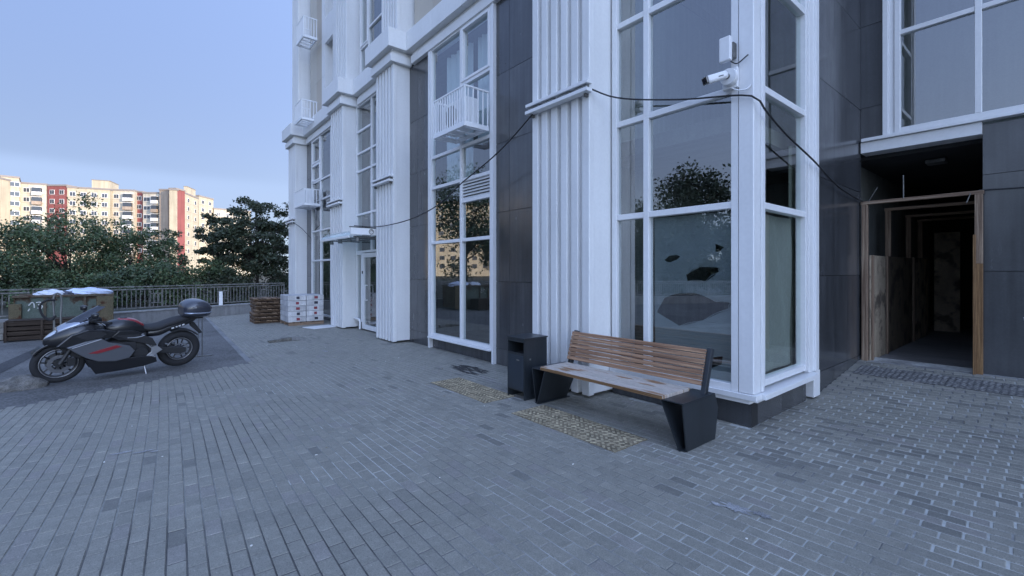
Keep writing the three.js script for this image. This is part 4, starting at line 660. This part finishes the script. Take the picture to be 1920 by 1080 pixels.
  mesh(t, 'side_stand', rodG([-.20, .26, -.14], [-.23, -.0, -.26], .011), alu); mesh(t, 'stand_foot', rodG([-.25, -.015, -.262], [-.19, -.015, -.262], .014, 6), alu);
  // handlebars
  for (const s of [-1, 1]) { mesh(t, 'handlebar', rodG([.40, .90, s * .09], [.28, .92, s * .33], .014), eng); mesh(t, 'grip', rodG([.32, .915, s * .25], [.26, .925, s * .38], .019), M.rubber); mesh(t, 'lever', rodG([.34, .905, s * .26], [.33, .90, s * .40], .006), alu); }
  mesh(t, 'instruments', loftG([[.46, .95, .86, .10], [.36, .97, .88, .10], [.30, .94, .88, .06]], 2.6, 14), mat);
  // top case on its rack
  { const c = grp(t, 'top_case'); mesh(c, 'box', loftG([[-.74, 1.06, .90, .13], [-.78, 1.12, .875, .20], [-.88, 1.165, .865, .24], [-1.02, 1.165, .865, .25], [-1.12, 1.12, .875, .22], [-1.16, 1.05, .90, .15]], 3.0, 24), P({ color: L(.03, .033, .045), roughness: .3, clearcoat: .7 })); mesh(c, 'band', loftG([[-.75, .975, .945, .165], [-.80, .98, .94, .23], [-.90, .98, .94, .252], [-1.02, .98, .94, .258], [-1.11, .98, .94, .235], [-1.165, .975, .945, .17]], 4, 24), sil); mesh(c, 'rear_reflector', loftG([[-1.09, 1.10, .99, .20], [-1.14, 1.08, .99, .20], [-1.172, 1.05, 1.0, .14]], 3, 18), P({ color: L(.10, .04, .045), roughness: .15, clearcoat: 1 })); bx(c, 'rack', mat, -1.06, -.80, .835, .87, -.09, .09, .01); mesh(c, 'reflection_badge', bxG(-.90, -.84, 1.05, 1.08, -.2405, -.236), alu); }
  for (const z of [-.08, .08]) mesh(t, 'rack_strut', rodG([-.82, .80, z], [-.98, .85, z], .012), mat);
  t.position.y = .012;
}
// ---------------------------------------------------------------- trees
const leafMats = {};
function leafMat(c) { const k = c.join(); return leafMats[k] || (leafMats[k] = P({ color: 0xffffff, vertexColors: true, roughness: .7, transmission: .12, thickness: 0, side: THREE.DoubleSide })); }
const bark = S({ color: L(.10, .085, .07), map: T.stone, roughness: .95 });
function tree(name, label, group, x, z, h, rx, ry, seed, nLeaf, col, opt = {}) {
  const r = rng(seed), t = thing(name, label, opt.cat || 'tree', group, [x, opt.y0 || -.05, z]);
  const gauss = () => (r() + r() + r() + r() - 2) * 1.0; const cy = h - ry;
  const branches = []; const th = Math.max(.3, cy - ry * .55), tr = opt.trunk || h * .018;
  const taper = (a, b, r0, r1) => { const A = new THREE.Vector3(...a), B = new THREE.Vector3(...b), d = B.clone().sub(A), g = new THREE.CylinderGeometry(r1, r0, d.length(), 7); g.applyQuaternion(new THREE.Quaternion().setFromUnitVectors(new THREE.Vector3(0, 1, 0), d.clone().normalize())); g.translate((A.x + B.x) / 2, (A.y + B.y) / 2, (A.z + B.z) / 2); return g; };
  mesh(t, 'trunk', taper([0, 0, 0], [.1 * gauss(), th, .1 * gauss()], tr, tr * .7), bark);
  const clumps = []; const nc = opt.clumps || 46;
  for (let i = 0; i < nc; i++) { let a, b, c, d; do { a = r() * 2 - 1; b = r() * 2 - 1; c = r() * 2 - 1; d = a * a + b * b + c * c; } while (d > 1 || d < .12); const lump = 1 + .22 * Math.sin(5 * a + seed) * Math.cos(4 * c); const k = b > 0 ? 1 - (opt.cone || 0) * b : 1; clumps.push([a * rx * lump * k, cy + b * ry * lump, c * rx * lump * k]); }
  for (let i = 0; i < clumps.length; i++) { const c = clumps[i]; if (i % 2 === 0 || opt.open) { const m = [c[0] * .45, th * .8 + (c[1] - th * .8) * .55, c[2] * .45]; branches.push(taper([0, th * (.6 + .4 * r()), 0], m, tr * .42, tr * .22), taper(m, c, tr * .22, tr * .07)); } }
  mesh(t, 'limbs', merge(branches), bark);
  const P3 = new Float32Array(nLeaf * 12), N3 = new Float32Array(nLeaf * 12), C3 = new Float32Array(nLeaf * 12), I = new Uint32Array(nLeaf * 6), sz = opt.leaf || .068, cr = (opt.cr || .30) * Math.min(rx, ry);
  const u = new THREE.Vector3(), v = new THREE.Vector3(), n = new THREE.Vector3();
  for (let i = 0; i < nLeaf; i++) {
    const c = clumps[Math.floor(r() * clumps.length)], px = c[0] + gauss() * cr, py = c[1] + gauss() * cr * (opt.flat || .8), pz = c[2] + gauss() * cr;
    n.set(gauss(), gauss() + .5, gauss()).normalize(); u.set(gauss(), gauss(), gauss()).cross(n).normalize(); v.copy(n).cross(u); const s = sz * (.6 + .8 * r()), w = s * .55;
    const q = [[-s, 0], [0, -w], [s, 0], [0, w]], b = .7 + .6 * r(), yl = r() < .12 ? 1.5 : 1;
    for (let k = 0; k < 4; k++) { const o = i * 12 + k * 3; P3[o] = px + u.x * q[k][0] + v.x * q[k][1]; P3[o + 1] = Math.max(.05, py + u.y * q[k][0] + v.y * q[k][1]); P3[o + 2] = pz + u.z * q[k][0] + v.z * q[k][1]; N3[o] = n.x; N3[o + 1] = n.y; N3[o + 2] = n.z; C3[o] = col[0] * b * yl; C3[o + 1] = col[1] * b; C3[o + 2] = col[2] * b; }
    I.set([i * 4, i * 4 + 1, i * 4 + 2, i * 4, i * 4 + 2, i * 4 + 3], i * 6);
  }
  const g = new THREE.BufferGeometry(); g.setAttribute('position', new THREE.BufferAttribute(P3, 3)); g.setAttribute('normal', new THREE.BufferAttribute(N3, 3)); g.setAttribute('color', new THREE.BufferAttribute(C3, 3)); g.setIndex(new THREE.BufferAttribute(I, 1));
  mesh(t, 'crown', g, leafMat([0]));
  return t;
}
const G1 = [.074, .112, .046], G2 = [.050, .068, .036], G3 = [.064, .098, .048], GR = 'trees beyond the railing';
// placed by bearing (pixel column turned once into metres) and distance
const at = (u, t) => { const a = (u - 960) / 850, s = Math.sin(.6877), c = Math.cos(.6877); return [t * (s + a * c), t * (-c + a * s)]; };
const TR = [
  ['broadleaf_tree', 'full green tree with the highest crown behind the skip', 132, 24, 5.35, 2.5, 2.5, 101, 17000, G1, { cr: .2, clumps: 70 }],
  ['broadleaf_tree', 'loose green tree at the left edge of the picture', 15, 23, 4.3, 2.1, 2.0, 102, 7500, G3, { cr: .2, clumps: 48 }],
  ['broadleaf_tree', 'round green tree right of the highest crown, behind the motorcycle seat', 232, 25, 4.5, 2.0, 2.1, 103, 11000, G1, { cr: .22, clumps: 56 }],
  ['broadleaf_tree', 'slender tree between the green crowns and the dark tree', 312, 27, 4.5, .9, 1.7, 104, 3200, G3, { clumps: 26, cr: .26 }],
  ['broadleaf_tree', 'tall dark tree with layered open crown beside the building', 482, 25, 6.0, 2.1, 2.3, 105, 15000, G2, { flat: .5, open: 1, leaf: .085, clumps: 84, cr: .17, trunk: .1 }],
  ['broadleaf_tree', 'dark open tree leaning left of the tall dark tree', 412, 26, 5.1, 1.2, 1.6, 106, 5200, G2, { flat: .5, open: 1, leaf: .085, clumps: 34, cr: .2 }],
  ['shrub', 'dense shrub behind the railing at the left edge', 40, 22, 2.1, 2.2, 1.1, 107, 9000, G3, { cat: 'shrub' }],
  ['shrub', 'dense shrub behind the railing and the skip', 150, 22, 2.0, 2.3, 1.1, 108, 9000, G1, { cat: 'shrub' }],
  ['shrub', 'dense shrub behind the railing left of the top case', 265, 23, 2.1, 2.2, 1.1, 109, 9000, G3, { cat: 'shrub' }],
  ['shrub', 'dense shrub behind the railing right of the top case', 370, 24, 2.4, 2.1, 1.2, 110, 9000, G1, { cat: 'shrub' }],
  ['shrub', 'dark shrub behind the railing next to the building', 480, 25, 2.3, 2.4, 1.2, 111, 10000, G2, { cat: 'shrub' }],
  ['shrub', 'shrub seen past the corner of the building', 560, 27, 2.6, 2.2, 1.3, 112, 6000, G2, { cat: 'shrub' }]];
for (const [n, l, u, t, h, rx, ry, s, nl, c, o] of TR) { const [x, z] = at(u, t); tree(n, l, o.cat ? 'shrubs behind the railing' : GR, x, z, h, rx, ry, s, nl, c, o); }
// trees across the plaza that the windows mirror
[[-19, -16, 9.6, 2.6, 'across the plaza, mirrored in the corner bay'], [-20, -11.5, 8, 2.4, 'small, across the plaza beside the tall mirrored one'], [-21, -20.5, 7, 3, 'across the plaza, mirrored at the left of the corner bay'], [-14, -36, 12.5, 4, 'tall, beyond the railing out of view and mirrored in the bay window'], [-22, -29, 7.5, 3.2, 'far across the plaza behind the mirrored tall tree'], [-24, 1, 7.5, 3, 'across the plaza behind the viewer'], [-20, -19, 6, 2.8, 'low, across the plaza between the mirrored ones'], [-15, -30, 6.5, 3, 'across the plaza near the railing end'], [-27, -12, 8, 3.4, 'in the back row across the plaza'], [-27, -22, 8, 3.6, 'in the back row across the plaza near the railing'], [-28, -2, 7, 3.6, 'in the back row across the plaza near the viewer']].forEach(([x, z, h, rr, l], i) => tree('broadleaf_tree', 'tree ' + l, 'trees across the plaza', x, z, h, rr, h * .42, 300 + i, 9000, i % 2 ? G3 : G2, { leaf: .13, cone: i === 0 ? .5 : .2 }));
for (let i = 0; i < 9; i++) tree('hedge', 'clipped dense hedge across the plaza, ' + ['first', 'second', 'third', 'fourth', 'fifth', 'sixth', 'seventh', 'eighth', 'ninth'][i] + ' from the railing end', 'hedges across the plaza', -24 + .4 * Math.sin(i * 3), -34 + i * 4.6, 3.0, 2.6, 1.5, 400 + i, 6000, i % 2 ? G3 : G1, { leaf: .13, cat: 'hedge' });
// ---------------------------------------------------------------- far apartment blocks
{
  const cream = S({ color: L(.60, .52, .37), map: T.apt, roughness: .9 }), pale = S({ color: L(.64, .58, .46), map: T.apt, roughness: .9 }), redm = S({ color: L(.33, .10, .09), map: T.apt, roughness: .9 }), brown = S({ color: L(.46, .36, .27), map: T.apt, roughness: .9 }), glassD = P({ color: L(.05, .06, .075), roughness: .15 }), trimM = S({ color: L(.72, .71, .68), roughness: .8 }), roofM = S({ color: L(.25, .22, .2), roughness: .9 });
  const ang = .10, D = 150, s0 = Math.sin(.6877), c0 = Math.cos(.6877);
  const label = { };
  // a section between two bearings, standing at a given distance; face width along x in the block's own frame
  function section(uA, uB, vTop, dist, mat, label, o = {}) {
    const [xa, za] = at(uA, dist * (o.ka || 1)), [xb, zb] = at(uB, dist * (o.kb || 1)), w = Math.hypot(xb - xa, zb - za), H = 1.65 + (510 - vTop) / 850 * dist;
    const t = thing('apartment_block', label, 'apartment block', 'far panel apartment blocks', [xa, 0, za], Math.atan2(-(zb - za), xb - xa));
    const dep = o.dep || 10; bx(t, 'wall', mat, 0, w, 0, H, -dep, 0); bx(t, 'parapet', o.roof || roofM, -.15, w + .15, H, H + .5, -dep - .15, .15);
    const fl = 2.9, rows = o.rows || 7, cols = o.cols === undefined ? Math.max(1, Math.round(w / 3.2)) : o.cols;
    for (let i = 0; i < rows; i++) { const y = H - 2.6 - i * fl; if (y < 2) break; for (let k = 0; k < cols; k++) { const cx = w * (k + .5) / cols, ww = o.ww || 1.5; const g = grp(t, 'window'); bx(g, 'frame', trimM, cx - ww / 2, cx + ww / 2, y, y + 1.45, .01, .09); bx(g, 'pane', glassD, cx - ww / 2 + .12, cx - .05, y + .12, y + 1.33, .09, .12); bx(g, 'pane', glassD, cx + .05, cx + ww / 2 - .12, y + .12, y + 1.33, .09, .12); }
      if (o.balc) { const b0 = w * o.balc[0], b1 = w * o.balc[1]; const g = grp(t, 'balcony'); bx(g, 'parapet', i % 3 === 1 ? brown : trimM, b0, b1, y - .8, y + .25, .14, 1.2); bx(g, 'glazing', glassD, b0 + .1, b1 - .1, y + .26, y + 1.5, .2, 1.1); bx(g, 'slab', trimM, b0 - .05, b1 + .05, y + 1.5, y + 1.62, .13, 1.25); } }
    for (let i = 1; i < 9; i++) { const y = H - i * fl; if (y < 3) break; bx(t, 'panel_joint', roofM, 0, w, y - .03, y + .03, .001, .012); }
    if (o.tower) { const a = w * o.tower[0], b = w * o.tower[1]; bx(t, 'lift_tower', mat, a, b, H + .5, H + 3.0, -dep * .8, -.6); bx(t, 'tower_roof', roofM, a - .1, b + .1, H + 3.0, H + 3.2, -dep * .8 - .1, -.5); }
    return t;
  }
  section(-130, 0, 330, 128, cream, 'cream apartment block cut by the left edge of the picture', { kb: 1.03, cols: 7 });
  section(1, 36, 331, 134, cream, 'tallest cream apartment block at the left edge of the picture', { kb: 1.02, cols: 2, ww: 2.2 });
  section(37, 87, 344, 139, pale, 'cream apartment block left of the first red strip', { kb: 1.02, cols: 2, balc: [.5, .85] });
  section(89, 125, 349, 142, redm, 'wide red apartment section among the cream blocks', { cols: 2 });
  section(126, 206, 352, 142, cream, 'long cream apartment block behind the highest tree crown', { kb: 1.03, cols: 4, tower: [.55, .98] });
  section(207, 252, 357, 148, pale, 'cream apartment block with balconies left of the narrow red strip', { kb: 1.01, cols: 2, balc: [.58, .95] });
  section(253, 267, 361, 151, redm, 'narrow red apartment section between two cream blocks', { cols: 1, ww: 2.0 });
  section(268, 299, 363, 150, pale, 'pale apartment block with three-pane windows right of the narrow red strip', { cols: 2, ww: 2.2, balc: [.62, .98] });
  section(299, 316, 357, 149, brown, 'tan blind-walled apartment section beside the red corner', { cols: 0 });
  section(317, 330, 355, 147, redm, 'red corner section of the right apartment block', { cols: 0, dep: 4 });
  section(331, 372, 357, 147, cream, 'brightly sunlit yellow-cream flank of the right apartment block', { kb: 1.12, cols: 3, tower: [.55, .95], dep: 2 });
  section(373, 400, 368, 168, cream, 'lower sunlit end of the right apartment block', { kb: 1.05, cols: 2, dep: 4 });
  section(401, 470, 392, 176, pale, 'low pale apartment block glimpsed through the dark tree', { kb: 1.05, cols: 4 });
  { const t = thing('apartment_block', 'sunlit apartment block across the plaza, mirrored in the bay window', 'apartment block', 'far panel apartment blocks', [-88, 0, -138], .55); bx(t, 'wall', cream, -32, 32, 0, 27, -12, 0); bx(t, 'parapet', roofM, -32.2, 32.2, 27, 27.6, -12.2, .2); for (let i = 0; i < 8; i++) for (let k = 0; k < 16; k++) { const g = grp(t, 'window'); bx(g, 'pane', glassD, -31 + k * 4, -29.2 + k * 4, 3 + i * 3, 4.5 + i * 3, .01, .06); } }
}
renderer.render(scene, camera);
